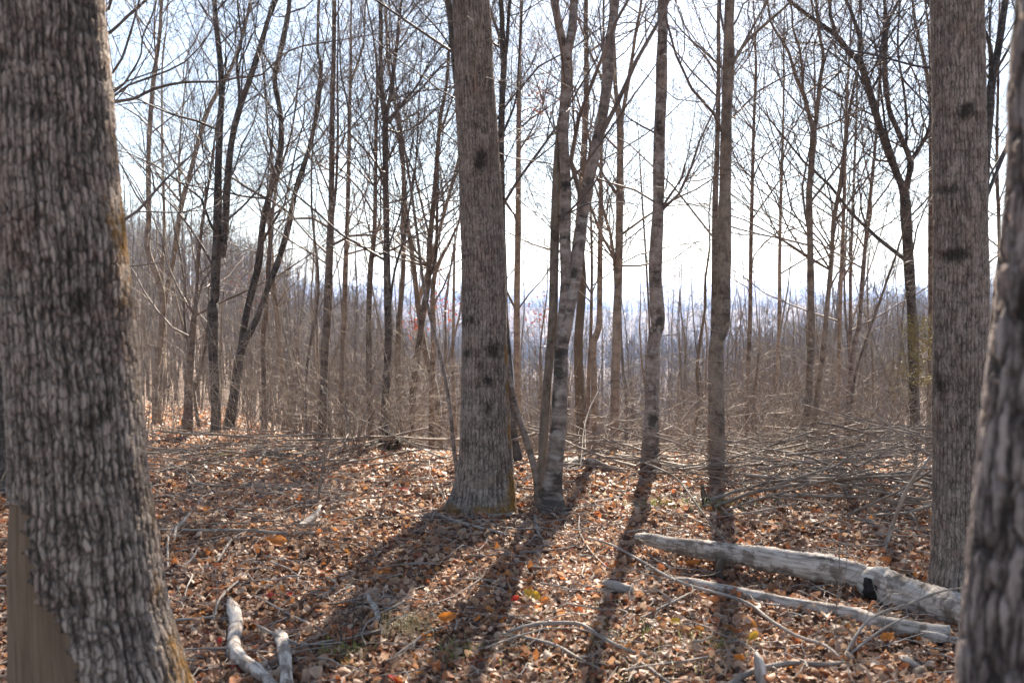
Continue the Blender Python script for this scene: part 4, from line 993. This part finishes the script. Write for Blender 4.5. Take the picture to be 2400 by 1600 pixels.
SL = [
 ([D_(935, 1225, 26), D_(950, 1265, 46), D_(965, 1330, 56), D_(955, 1420, 58), D_(990, 1475, 56), D_(1060, 1525, 54), D_(1120, 1590, 50)], 'thick pale crooked branch piece at bottom left with a bend in its middle', 'log', 0, .02),
 ([D_(1135, 1360, 30), D_(1155, 1400, 52), D_(1165, 1480, 54), D_(1170, 1590, 52)], 'thick pale broken branch piece at bottom left, right of the bent one', 'log', 0, .02),
 ([E_(0, 855, 26), E_(45, 825, 34), E_(85, 790, 34), E_(105, 750, 20)], 'pale curved thick branch piece left of the central oak', 'log', 0, .02),
 ([E_(318, 1160, 14), E_(332, 1195, 22), E_(360, 1235, 24), E_(362, 1275, 24), E_(335, 1310, 20)], 'small white hook-shaped branch in the shadow stripe at bottom centre-left', 'log', 0, .03),
 ([E_(550, 805, 10), E_(640, 800, 16), E_(740, 832, 20), E_(850, 860, 18), E_(985, 892, 10)], 'pale bent branch lying before the foot of the central oak', 'stick', 0, .02),
 ([E_(895, 802, 8), E_(960, 796, 14), E_(1050, 795, 10)], 'short pale stick touching the foot of the central oak on its right', 'stick', 0, .02),
 ([E_(800, 985, 6), E_(1000, 970, 8), E_(1180, 955, 10), E_(1300, 935, 8)], 'thin straight stick crossing the shadow of the forked clump', 'stick', 2, .03),
 ([E_(1085, 800, 16), E_(1095, 860, 16), E_(1110, 895, 12), E_(1165, 948, 8)], 'grey root-like branch running down from the foot of the forked clump', 'stick', 0, .02),
 ([E_(1330, 900, 8), E_(1440, 935, 11), F_(0, 1003, 12), F_(130, 1080, 14), F_(260, 1130, 15), F_(400, 1165, 15), F_(510, 1210, 15), F_(600, 1280, 16), F_(720, 1350, 16), F_(850, 1395, 14), F_(920, 1450, 10)], 'long thin grey branch running from the middle down across the front of the two logs', 'stick', 5, .05),
 ([F_(925, 1475, 14), F_(980, 1370, 14), F_(1040, 1290, 13), F_(1120, 1240, 12), F_(1220, 1210, 11), F_(1340, 1160, 9), F_(1440, 1135, 8), F_(1512, 1130, 6)], 'slender pale branch rising right over the big log towards the right-hand oak', 'stick', 3, [.02, .06, .1, .13, .16, .2, .24, .26]),
 ([F_(955, 1440, 12), F_(1100, 1330, 10), F_(1232, 1258, 8)], 'short slender branch below the one that rises over the big log', 'stick', 2, [.02, .06, .1]),
 ([F_(385, 1590, 28), F_(500, 1520, 28), F_(600, 1492, 28), F_(700, 1475, 26), F_(850, 1482, 22), F_(935, 1472, 14)], 'thick grey curved branch at the bottom edge right of centre', 'stick', 2, .03),
 ([F_(0, 1270, 10), F_(100, 1220, 11), F_(200, 1170, 10), F_(262, 1135, 7)], 'thin straight stick pointing at the near end of the thinner log', 'stick', 0, .03),
 ([F_(-60, 1450, 14), F_(30, 1490, 16), F_(100, 1545, 16), F_(170, 1590, 14)], 'grey stick slanting down to the bottom edge at centre right', 'stick', 1, .02),
 ([E_(960, 1330, 12), E_(1080, 1300, 20), E_(1200, 1292, 20), E_(1300, 1300, 20), E_(1380, 1350, 18), E_(1500, 1410, 16), E_(1600, 1440, 10)], 'arched grey branch at bottom centre with a kink in its right half', 'stick', 3, .04),
 ([E_(930, 1340, 9), E_(1050, 1360, 14), E_(1180, 1395, 16), E_(1280, 1450, 14), E_(1380, 1500, 10)], 'slanting branch just below the arched one at bottom centre', 'stick', 1, .03),
 ([E_(410, 1465, 10), E_(530, 1380, 12), E_(600, 1330, 13), E_(720, 1298, 8)], 'pale thin branch rising right across the shadow at bottom centre', 'stick', 1, .03),
 ([E_(0, 1270, 10), E_(60, 1300, 12), E_(115, 1330, 8)], 'short straight stick at lower left beside the dark shrub stems', 'stick', 0, .03),
 ([D_(650, 945, 9), D_(820, 945, 13), D_(1000, 945, 14), D_(1150, 955, 13), D_(1290, 955, 9)], 'long level stick right of the thick left trunk', 'stick', 3, .03),
 ([D_(710, 990, 10), D_(720, 935, 14), D_(750, 910, 14), D_(775, 875, 9)], 'pale forked stick tip beside the thick left trunk', 'stick', 3, [.02, .04, .06, .09]),
 ([D_(685, 1100, 8), D_(690, 970, 10), D_(740, 940, 8)], 'bent thin stick close to the right side of the thick left trunk', 'stick', 0, .03),
 ([D_(885, 1075, 8), D_(950, 980, 10), D_(1015, 948, 7)], 'thin stick slanting down from the long level stick', 'stick', 0, .03),
 ([D_(1000, 765, 6), D_(1180, 760, 9), D_(1400, 765, 6)], 'thin level stick in the leaves halfway to the crest at left', 'stick', 2, .03),
 ([D_(690, 670, 10), D_(780, 722, 13), D_(812, 755, 13), D_(935, 766, 8)], 'dark kinked branch low at left below the crest', 'brush', 2, .03),
 ([D_(870, 1310, 9), D_(905, 1215, 12), D_(1000, 1128, 8)], 'stick slanting up right in the sunlit leaves at lower left', 'stick', 1, .03),
 ([D_(690, 1312, 10), D_(860, 1300, 14), D_(885, 1280, 8)], 'straight stick beside the lower right side of the thick left trunk', 'stick', 0, .03),
 ([D_(1045, 1328, 8), D_(1120, 1368, 12), D_(1215, 1406, 10)], 'stick lying over the top of the pale broken branch pieces', 'stick', 0, .06),
 ([D_(1040, 1210, 6), D_(1180, 1285, 8), D_(1325, 1360, 7)], 'thin straight stick slanting down right at lower left', 'stick', 0, .03),
 ([D_(1040, 680, 9), D_(1085, 632, 12), D_(1180, 612, 10), D_(1240, 618, 6)], 'pale crooked branch on the crest right of the near-black double tree', 'stick', 3, [.03, .1, .14, .1]),
 ([D_(960, 650, 10), D_(1100, 638, 20), D_(1310, 634, 16)], 'dark straight fallen pole along the crest at left', 'darkwood', 0, .03),
 ([E_(50, 752, 6), E_(300, 720, 8), E_(500, 705, 8), E_(720, 695, 6)], 'long thin pole lying from the left towards the foot of the central oak', 'brush', 2, .03),
 ([E_(-100, 790, 6), E_(0, 748, 10), E_(110, 728, 10), E_(240, 700, 6)], 'dark stick above the pale curved branch piece left of the central oak', 'brush', 2, .03),
 ([E_(1020, 672, 8), E_(1120, 684, 9), E_(1230, 682, 6)], 'thin greenish stick in front of the foot of the forked clump', 'brush', 0, .12),
 ([E_(1290, 800, 7), E_(1290, 870, 8), E_(1340, 960, 8), E_(1420, 1040, 6)], 'thin drooping twig right of the shadow of the forked clump', 'brush', 1, .04),
 ([F_(945, 800, 9), F_(1000, 775, 12), F_(1100, 730, 13), F_(1200, 680, 13), F_(1340, 592, 11)], 'long pale branch propped up against the right-hand oak across the brush pile', 'stick', 3, [.03, .08, .2, .34, .55]),
 ([F_(1105, 1000, 18), F_(1140, 900, 20), F_(1200, 740, 20), F_(1250, 640, 18), F_(1335, 530, 14)], 'dark thick branch leaning from the ground up to the right-hand oak', 'brush', 3, [.0, .06, .3, .45, .6]),
 ([F_(0, 550, 8), F_(100, 590, 9), F_(180, 640, 9), F_(290, 790, 9), F_(370, 890, 10), F_(430, 980, 12)], 'curving dry branch that comes down onto the pale end of the long log', 'brush', 3, [.4, .4, .36, .25, .16, .12]),
 ([E_(470, 1020, 6), E_(560, 1016, 9), E_(640, 1022, 6)], 'short reddish stick in the long shadow of the central oak', 'stick', 0, .02),
 ([D_(640, 1060, 6), D_(740, 1090, 9), D_(792, 1050, 9), D_(806, 1018, 6)], 'hook-ended thin stick at left, below the long level stick', 'stick', 0, .03),
]
for pts_, lab, mt, tw, lf in SL:
    stick('fallen_branch', pts_, lab, 'branch', mt, lift=lf, twigs=tw, sides=18 if mt == 'log' else 8, wob=.05 if mt != 'log' else .06)
stick('broken_stake', [F_(560, 1590, 66), F_(552, 1520, 52), F_(542, 1460, 36), F_(530, 1425, 14)], 'white weathered broken branch end sticking up at the bottom edge right of centre', 'branch', 'log', standing=.6, sides=14, wob=.1)
stick('leaning_pole', [F_(765, 420, 16), F_(740, 370, 16), F_(700, 318, 15), F_(600, 220, 14), F_(520, 90, 12), F_(440, 0, 10), C_(400, 1510, 9), C_(330, 1420, 6)], 'pale curved sapling leaning left from the foot of the tuning-fork tree', 'sapling', 'stick', standing=-.3, twigs=8)
stick('leaning_pole', [E_(1235, 470, 18), E_(1260, 380, 16), E_(1310, 290, 15), E_(1400, 210, 14), E_(1568, 85, 12), C_(60, 1555, 10), C_(200, 1530, 8)], 'grey fallen stem leaning right behind the forked clump towards the pale knobbly tree', 'dead stem', 'brush', standing=.0, twigs=9)
stick('leaning_pole', [E_(-140, 330, 18), E_(60, 250, 16), E_(250, 190, 14), E_(420, 150, 10), E_(640, 85, 7)], 'long fallen stem slanting up towards the left side of the central oak', 'dead stem', 'brush', standing=.0, twigs=8)
stick('leaning_pole', [F_(740, 440, 12), F_(820, 390, 11), F_(900, 290, 10), F_(980, 222, 9), F_(1100, 208, 8), F_(1160, 140, 6), F_(1220, 40, 5)], 'dry arched stem right of the foot of the tuning-fork tree', 'dead stem', 'brush', standing=.0, twigs=8)

# ------------------------------------------------------------------ brush pile: every branch a thing
BV = []
for i in range(10):
    L = rng.uniform(1.0, 2.4); K = []
    grow(np.array([-L / 2, 0, 0.]), np.array([1, 0, rng.uniform(-.02, .12)]), L, rng.uniform(.006, .013), 1, 3, K, kids=(4, 4, 2), up=-.01, wob=.12, spread=(.3, .95))
    K2 = []
    for lev, P, Rr in K:
        P = P.copy(); P[:, 2] = P[:, 2] * .6; K2.append((lev, P, np.maximum(Rr, .002)))
    A = Acc(); acc_lines(A, K2, .002); BV.append(A.mesh('brush_branch', M['brush']))
BT = []
for i in range(6):
    L = rng.uniform(1.4, 2.6); K = []
    grow(np.array([-L / 2, 0, 0.]), np.array([1, 0, rng.uniform(.0, .2)]), L, rng.uniform(.013, .02), 1, 3, K, kids=(5, 3, 2), up=.0, wob=.13, spread=(.35, 1.0))
    A = Acc(); acc_lines(A, K, .002); BT.append(A.mesh('brush_branch', M['brush']))
def place_brush(n, fn, label, group, zmax=.35, yaw=.35, sc=(.7, 1.2), BV=None):
    BV = BV or globals()['BV']
    for q in range(n):
        u, v = fn(); p = on_ground(u, v)
        o = obj('brush_branch', BV[rng.integers(len(BV))], loc=(p[0], p[1], g1(p[0], p[1]) + .05 + zmax * rng.uniform() ** 1.6))
        o.rotation_euler = (rng.uniform(0, .3), rng.normal(-.04, .22 if BV is not BT else .08), rng.normal(0, yaw) + (math.pi if rng.uniform() < .5 else 0))
        s = rng.uniform(*sc); o.scale = (s, s, s)
        if n > 10:
            k = (u - fn.z[0]) / (fn.z[1] - fn.z[0]); kz = (o.location.z - g1(p[0], p[1]) - .05) / max(zmax, .01)
            label_ = ('slanting' if abs(o.rotation_euler[1]) > .12 else 'level') + ' ' + ('low' if kz < .25 else ('raised' if kz < .6 else 'topmost')) + ' ' + label + ', ' + ('left' if k < .33 else ('middle' if k < .66 else 'right')) + ' part'
        else: label_ = label
        tag(o, label_, 'branch', group)
def zone(x0, x1, y0, y1):
    f = lambda: (rng.uniform(x0, x1), rng.uniform(y0, y1))
    f.z = (x0, x1); return f
place_brush(72, zone(1720, 2200, 1050, 1230), 'thin branch in the big brush pile', 'branches of the big brush pile', .45, .8)
place_brush(16, zone(1850, 2190, 1090, 1220), 'stout branch on the big brush pile', 'stout branches of the big brush pile', .35, .7, (.7, 1.1), BT)
place_brush(40, zone(1560, 1950, 1060, 1150), 'branch right of the knobbly tree', 'branches of the low brush at right', .2, .8)
place_brush(36, zone(1290, 1560, 1062, 1110), 'branch behind the forked clump', 'branches of the brush behind the clump', .2, .6)
place_brush(40, zone(360, 1050, 1052, 1120), 'branch along the left crest', 'branches along the left crest', .15, .9)
place_brush(26, zone(380, 1000, 1100, 1300), 'small branch on the open leaves left of the central oak', 'small branches on the open leaves', .02, .8, (.4, .7))
place_brush(10, zone(-20, 40, 1040, 1150), 'thin grey branch in the brush at the left edge of the frame', 'branches at the left edge', .3, .6)

# ------------------------------------------------------------------ shrubs and saplings on the crest
SV = []
for i in range(7):
    K = []
    for q in range(int(rng.uniform(5, 9))):
        az = rng.uniform(0, 6.28); t = rng.uniform(.1, .8)
        grow(np.array([rng.normal(0, .05), rng.normal(0, .05), -.05]), np.array([math.cos(az) * t, math.sin(az) * t, 1]), rng.uniform(.7, 1.9), rng.uniform(.004, .008), 1, 3, K, kids=(5, 6, 3), up=-.04, wob=.14)
    A = Acc(); acc_lines(A, K, .0014); SV.append(A.mesh('shrub', M['brush']))
def place_shrub(n, r0, r1, a0, a1, label, group, sc=(.6, 1.2)):
    for q in range(n):
        r = rng.uniform(r0, r1); a = R_(rng.uniform(a0, a1)); x, y = r * math.sin(a), r * math.cos(a)
        o = obj('bare_shrub', SV[rng.integers(len(SV))], loc=(x, y, g1(x, y))); o.rotation_euler = (0, 0, rng.uniform(0, 6.28))
        s = rng.uniform(*sc); o.scale = (s, s, s); sec = [t for a_, t in SECT if math.degrees(a) >= a_][-1]
        tag(o, ('knee-high' if s < .8 else ('waist-high' if s < 1 else 'tall')) + (' near' if r < 12.5 else (' set back' if r < 15 else ' distant')) + ' bare shrub on the crest ' + sec, 'shrub', group)
place_shrub(46, 10.6, 17, -27, -6, 'low bare shrub of thin arching stems on the crest among the left-hand trees', 'bare shrubs on the left crest')
place_shrub(16, 11, 17, -6, 8, 'low bare shrub of thin arching stems behind the central trunks', 'bare shrubs behind the central trunks', (.5, .9))
place_shrub(44, 10.4, 17, 8, 27, 'low bare shrub of thin arching stems behind the brush pile', 'bare shrubs behind the brush pile')
# near thin upright stems
K = []
b = on_ground(*E_(140, 1330)[:2])
nstem = [( E_(250, 1400), E_(262, 1150)), (E_(215, 1480), E_(210, 1200)), (E_(290, 1380), E_(300, 1100)), (E_(200, 1420), E_(170, 1180))]
A = Acc()
for (a_, c_) in nstem:
    g_ = on_ground(a_[0], a_[1]); t_ = at(c_[0], c_[1], g_[1]); grow(g_, t_ - g_, np.linalg.norm(t_ - g_) * 1.15, .0045, 1, 3, K, kids=(6, 4, 3), up=0, wob=.05)
acc_lines(A, K, .0013)
g_ = on_ground(*E_(240, 1420)[:2])
tag(obj('bare_shrub', A.mesh('near_shrub', M['twig_dark'], origin=g_), loc=tuple(g_)), 'dark upright bare shrub stems in the foreground left of centre', 'shrub')
stick('thin_sapling', [F_(905, 1420, 7), F_(900, 1250, 6), F_(914, 1100, 6), F_(918, 900, 5), F_(932, 790, 4), F_(936, 690, 3)], 'dark hair-thin sapling standing in front of the long pale log', 'sapling', 'brush', standing=0.05, cap=False, wob=.02, twigs=3)
stick('thin_sapling', [E_(90, 740, 6), E_(110, 600, 6), E_(150, 400, 5), E_(120, 200, 4)], 'hair-thin sapling standing on the open leaves near the crest at left', 'sapling', 'brush', standing=0.0, cap=False, wob=.02, twigs=6)
stick('thin_sapling', [D_(1295, 830, 6), D_(1310, 740, 6), D_(1330, 600, 5)], 'short thin sapling on the open leaves left of the pale curved branch piece', 'sapling', 'brush', standing=0.0, cap=False, wob=.02, twigs=3)
# rotten little stump
stick('rotten_stump', [F_(300, 765, 34), F_(298, 725, 28), F_(291, 690, 20), F_(286, 655, 6)], 'small dark rotten stump between the pale knobbly tree and the tall straight pale brown trunk', 'stump', 'darkwood', standing=.0, sides=14, wob=.2)

# ------------------------------------------------------------------ cedar, red leaves, grass, coloured leaves
def leaf_cloud(parent, name, pts, size, mat, org):
    pts = np.asarray(pts); n = len(pts); V, Q = leaf_template(4, 2, 1)
    P = np.repeat(V[None], n, 0) * (size * rng.uniform(.6, 1.4, n))[:, None, None]
    R = rng.normal(0, 1, (n, 3, 3)); R, _ = np.linalg.qr(R)
    P = np.einsum('nij,nkj->nki', R, P) + pts[:, None]
    Q = (Q[None] + np.arange(n)[:, None, None] * len(V)).reshape(-1, 4)
    return obj(name, mesh_np(name, P.reshape(-1, 3), Q, None, [M[mat]], smooth=False, origin=org), parent)
def cloud(z, cx, cy, sx, sy, n, D, dd=.25):
    out = []
    for _ in range(n):
        u, v, _w = z(cx + rng.normal(0, sx), cy + rng.normal(0, sy)); out.append(at(u, v, D + rng.normal(0, dd)))
    return np.array(out)
o22 = np.array(t22.location)
pts_ = np.vstack([cloud(B_, 1110, 420, 26, 40, 60, 14.5), cloud(B_, 1130, 470, 40, 50, 60, 14.5), cloud(B_, 1075, 520, 30, 60, 40, 14.5), cloud(B_, 1012, 620, 8, 60, 26, 14.4, .05), cloud(B_, 1050, 200, 60, 60, 30, 14.5)])
leaf_cloud(t22, 'leaves', pts_, .04, 'redbud', o22)
def red_sapling(cx, cy, z, D, Hh, n, label, sx, sy, mat='redbud'):
    u, v, _ = z(cx, cy); q = at(u, v, D); g = np.array([q[0], q[1], g1(q[0], q[1])]); K = []
    r = empty('red_budded_sapling', tuple(g), label, 'sapling')
    grow(g, np.array([.02, 0, 1.]), q[2] - g[2] + .8, .014, 1, 3, K, kids=(12, 5, 3), up=.2, wob=.04)
    A = Acc(); acc_lines(A, K, .002); obj('stem', A.mesh('stem', M['twig'], origin=g), r)
    leaf_cloud(r, 'leaves', cloud(z, cx, cy, sx, sy, n, D, .4), .055, mat, g)
red_sapling(650, 1380, B_, 17, 3, 130, 'sapling with clusters of small red leaves left of the central oak at horizon level', 45, 60)
red_sapling(530, 1480, B_, 18, 3, 80, 'second smaller red-leaved sapling farther left of the central oak', 30, 35)
red_sapling(1130, 1480, B_, 20, 3, 150, 'red-tinged sapling seen between the central oak and the forked clump', 45, 60)
red_sapling(1190, 1330, A_, 26, 4, 120, 'reddish budded sapling on the left hillside behind the V-shaped tree', 60, 60)
red_sapling(1310, 1440, C_, 14, 3, 30, 'sapling with a few faded orange leaves left of the tuning-fork tree', 60, 60, 'l_orange') if False else None
q = at(2152, 760, 9.8); gq = np.array([q[0], q[1], g1(q[0], q[1])])
ce = empty('cedar_sapling', tuple(gq), 'small yellow-green cedar between the great dark forked tree and the right-hand oak', 'cedar')
K = []; A = Acc()
hc = q[2] - gq[2] + .05
tr_ = np.array([[*gq, .012], [*(gq + [0.01, 0, hc * .5]), .009], [*(gq + [0, 0, hc]), .003]]); cvt = catmull(tr_, .1); A.tube(cvt[None, :, :3], cvt[None, :, 3], 6)
lp = []
for k in range(70):
    z = rng.uniform(.25, 1) ** .6; L = .42 * (1.1 - z) + .06; az = rng.uniform(0, 6.28)
    a0 = gq + [0, 0, hc * z]; d = np.array([math.cos(az), math.sin(az), .25]) * L
    if z < .55 and rng.uniform() < .7: continue
    K.append((2, np.array([a0 + d * t for t in np.linspace(0, 1, 6)]), np.full(6, .0018)))
    for t in rng.uniform(.2, 1.05, 45): lp.append(a0 + d * t + rng.normal(0, .022, 3))
acc_lines(A, K, .0015); obj('trunk', A.mesh('cedar_trunk', M['twig'], origin=gq), ce)
leaf_cloud(ce, 'foliage', lp, .016, 'cedar', gq)

# grass tufts
def tuft_blades(c, n, L, sp):
    V, T = [], []
    for k in range(n):
        b = c + np.array([rng.normal(0, sp), rng.normal(0, sp), 0]); b[2] = g1(b[0], b[1]); az = rng.uniform(0, 6.28); l = L * rng.uniform(.5, 1.2); w = .0022
        d = np.array([math.cos(az), math.sin(az), 0]); s_ = np.array([-d[1], d[0], 0]) * w; lean = rng.uniform(.2, .9)
        m_ = b + d * l * .3 * lean + [0, 0, l * .6]; t = b + d * l * lean + [0, 0, l * (.95 - .4 * lean)]
        i = len(V); V += [b - s_, b + s_, m_ + s_ * .8, m_ - s_ * .8, t]; T += [[i, i + 1, i + 2], [i, i + 2, i + 3], [i + 3, i + 2, i + 4]]
    return np.array(V), np.array(T)
for (z, x, y, n, L, sp, mt, lab) in [
    (E_, 500, 1340, 160, .11, .07, 'straw', 'dry yellow grass tuft in the shadow stripe at bottom centre-left'),
    (E_, 740, 1450, 60, .07, .06, 'grass', 'little green grass tuft near the bottom edge left of centre'),
    (E_, 200, 1450, 70, .08, .06, 'grass', 'green sprouts at the foot of the dark upright shrub'),
    (F_, 70, 765, 70, .11, .12, 'grass', 'bright green grass tuft below the pale knobbly tree'),
    (F_, 360, 770, 90, .11, .16, 'grass', 'spread of green grass left of the brush pile'),
    (F_, 370, 1410, 60, .07, .08, 'grass', 'green grass tuft in front of the thinner log'),
    (F_, 90, 1340, 80, .05, .12, 'grass', 'green moss-like sprouts left of the thinner log at the bottom'),
    (F_, 120, 1430, 220, .08, .28, 'straw', 'dry straw-coloured grass patch at bottom centre-right'),
    (E_, 900, 1500, 220, .07, .25, 'straw', 'dry straw-coloured grass patch at bottom centre'),
    (D_, 905, 655, 60, .12, .06, 'grass', 'bright green sprig at the foot of the near-black double tree'),
    (F_, 940, 1320, 20, .05, .03, 'grass', 'tiny green plant just below the thinner log')]:
    u, v, _ = z(x, y); c = on_ground(u, v); V, T = tuft_blades(c, n, L, sp)
    tag(obj('grass_tuft', mesh_np('grass_tuft', V, None, T, [M[mt]], smooth=False, origin=c), loc=tuple(c)), lab, 'grass tuft', kind='stuff')

# bright single leaves
def big_leaf(z, x, y, size, mt, lab):
    u, v, _ = z(x, y); c = on_ground(u, v, .05)
    V, Q = leaf_template(9, 5, 0); V = V * size
    V[:, 2] = .35 * V[:, 1] ** 2 / size * 3 + .5 * V[:, 0] ** 2 / size + rng.normal(0, size * .03, len(V))
    o = obj('bright_leaf', mesh_np('bright_leaf', V, Q, None, [M[mt]]), loc=tuple(c)); o.rotation_euler = (rng.uniform(.2, .7), rng.normal(0, .3), rng.uniform(-1, 1))
    tag(o, lab, 'leaf')
for a_ in [(E_, 1070, 1165, .10, 'l_yellow', 'mustard yellow leaf lying between the two central shadow stripes'), (E_, 993, 1182, .05, 'l_red', 'small scarlet leaf left of the mustard yellow leaf'),
           (E_, 1130, 1190, .06, 'l_orange', 'orange leaf just right of the mustard yellow leaf'), (E_, 685, 1270, .10, 'l_orange', 'large orange leaf left of the shadow stripe of the forked clump'),
           (E_, 822, 1275, .05, 'l_orange', 'small round orange leaf in the shadow stripe of the forked clump'), (E_, 635, 598, .14, 'l_orange', 'orange leaf just left of the central oak trunk'),
           (E_, 480, 680, .09, 'l_red', 'red-orange leaf halfway between the crest and the foot of the central oak'), (D_, 1125, 992, .14, 'l_orange', 'orange leaf clump below the long level stick'),
           (D_, 832, 858, .12, 'l_orange', 'orange leaf right of the thick left trunk, above the long level stick'), (D_, 1183, 1205, .05, 'l_red', 'scarlet leaf above the pale broken branch pieces'),
           (D_, 1105, 1210, .05, 'l_red', 'red-orange leaf above the bent pale branch piece'), (D_, 900, 1395, .04, 'l_red', 'small scarlet leaf left of the bent pale branch piece'),
           (F_, 1132, 1362, .08, 'l_orange', 'vivid orange leaf below the right end of the thinner log'), (F_, 160, 1288, .07, 'l_yellow', 'yellow-orange leaf left of the long thin grey branch'),
           (F_, 290, 1168, .05, 'l_orange', 'orange leaf beside the near end of the thinner log'), (F_, 240, 1018, .09, 'l_orange', 'orange leaf in the shade under the long pale log'),
           (F_, 520, 1355, .06, 'l_yellow', 'pale yellow leaf below the long thin grey branch'), (F_, 1100, 1500, .06, 'l_orange', 'dull orange leaf among dark leaves at bottom right'),
           (F_, 455, 1450, .05, 'l_orange', 'small orange leaf above the white broken branch end'), (E_, 440, 1550, .07, 'l_red', 'red-orange leaf at the bottom edge left of centre'),
           (E_, 1360, 655, .09, 'l_orange', 'orange leaf right of the forked clump in the sunlit patch')]:
    big_leaf(*a_)

# ------------------------------------------------------------------ haze
def build_haze(dens):
    m = bpy.data.materials.new('haze'); m.use_nodes = True; nt = m.node_tree; nt.nodes.clear()
    out = nt.nodes.new('ShaderNodeOutputMaterial'); pv = nt.nodes.new('ShaderNodeVolumePrincipled')
    pv.inputs['Color'].default_value = (.36, .56, 1, 1); pv.inputs['Density'].default_value = dens; pv.inputs['Anisotropy'].default_value = .3
    nt.links.new(pv.outputs[0], out.inputs['Volume'])
    x, y0, y1, z0, z1 = 3400., -3400., 3400., -90., 50.
    V = [(a, b, c) for c in (z0, z1) for b in (y0, y1) for a in (-x, x)]
    Q = [(0, 2, 3, 1), (4, 5, 7, 6), (0, 1, 5, 4), (2, 6, 7, 3), (0, 4, 6, 2), (1, 3, 7, 5)]
    tag(obj('haze', mesh_np('haze', V, Q, None, [m], smooth=False)), 'thin blue haze over the valley', 'haze', kind='stuff')
build_haze(.0003)
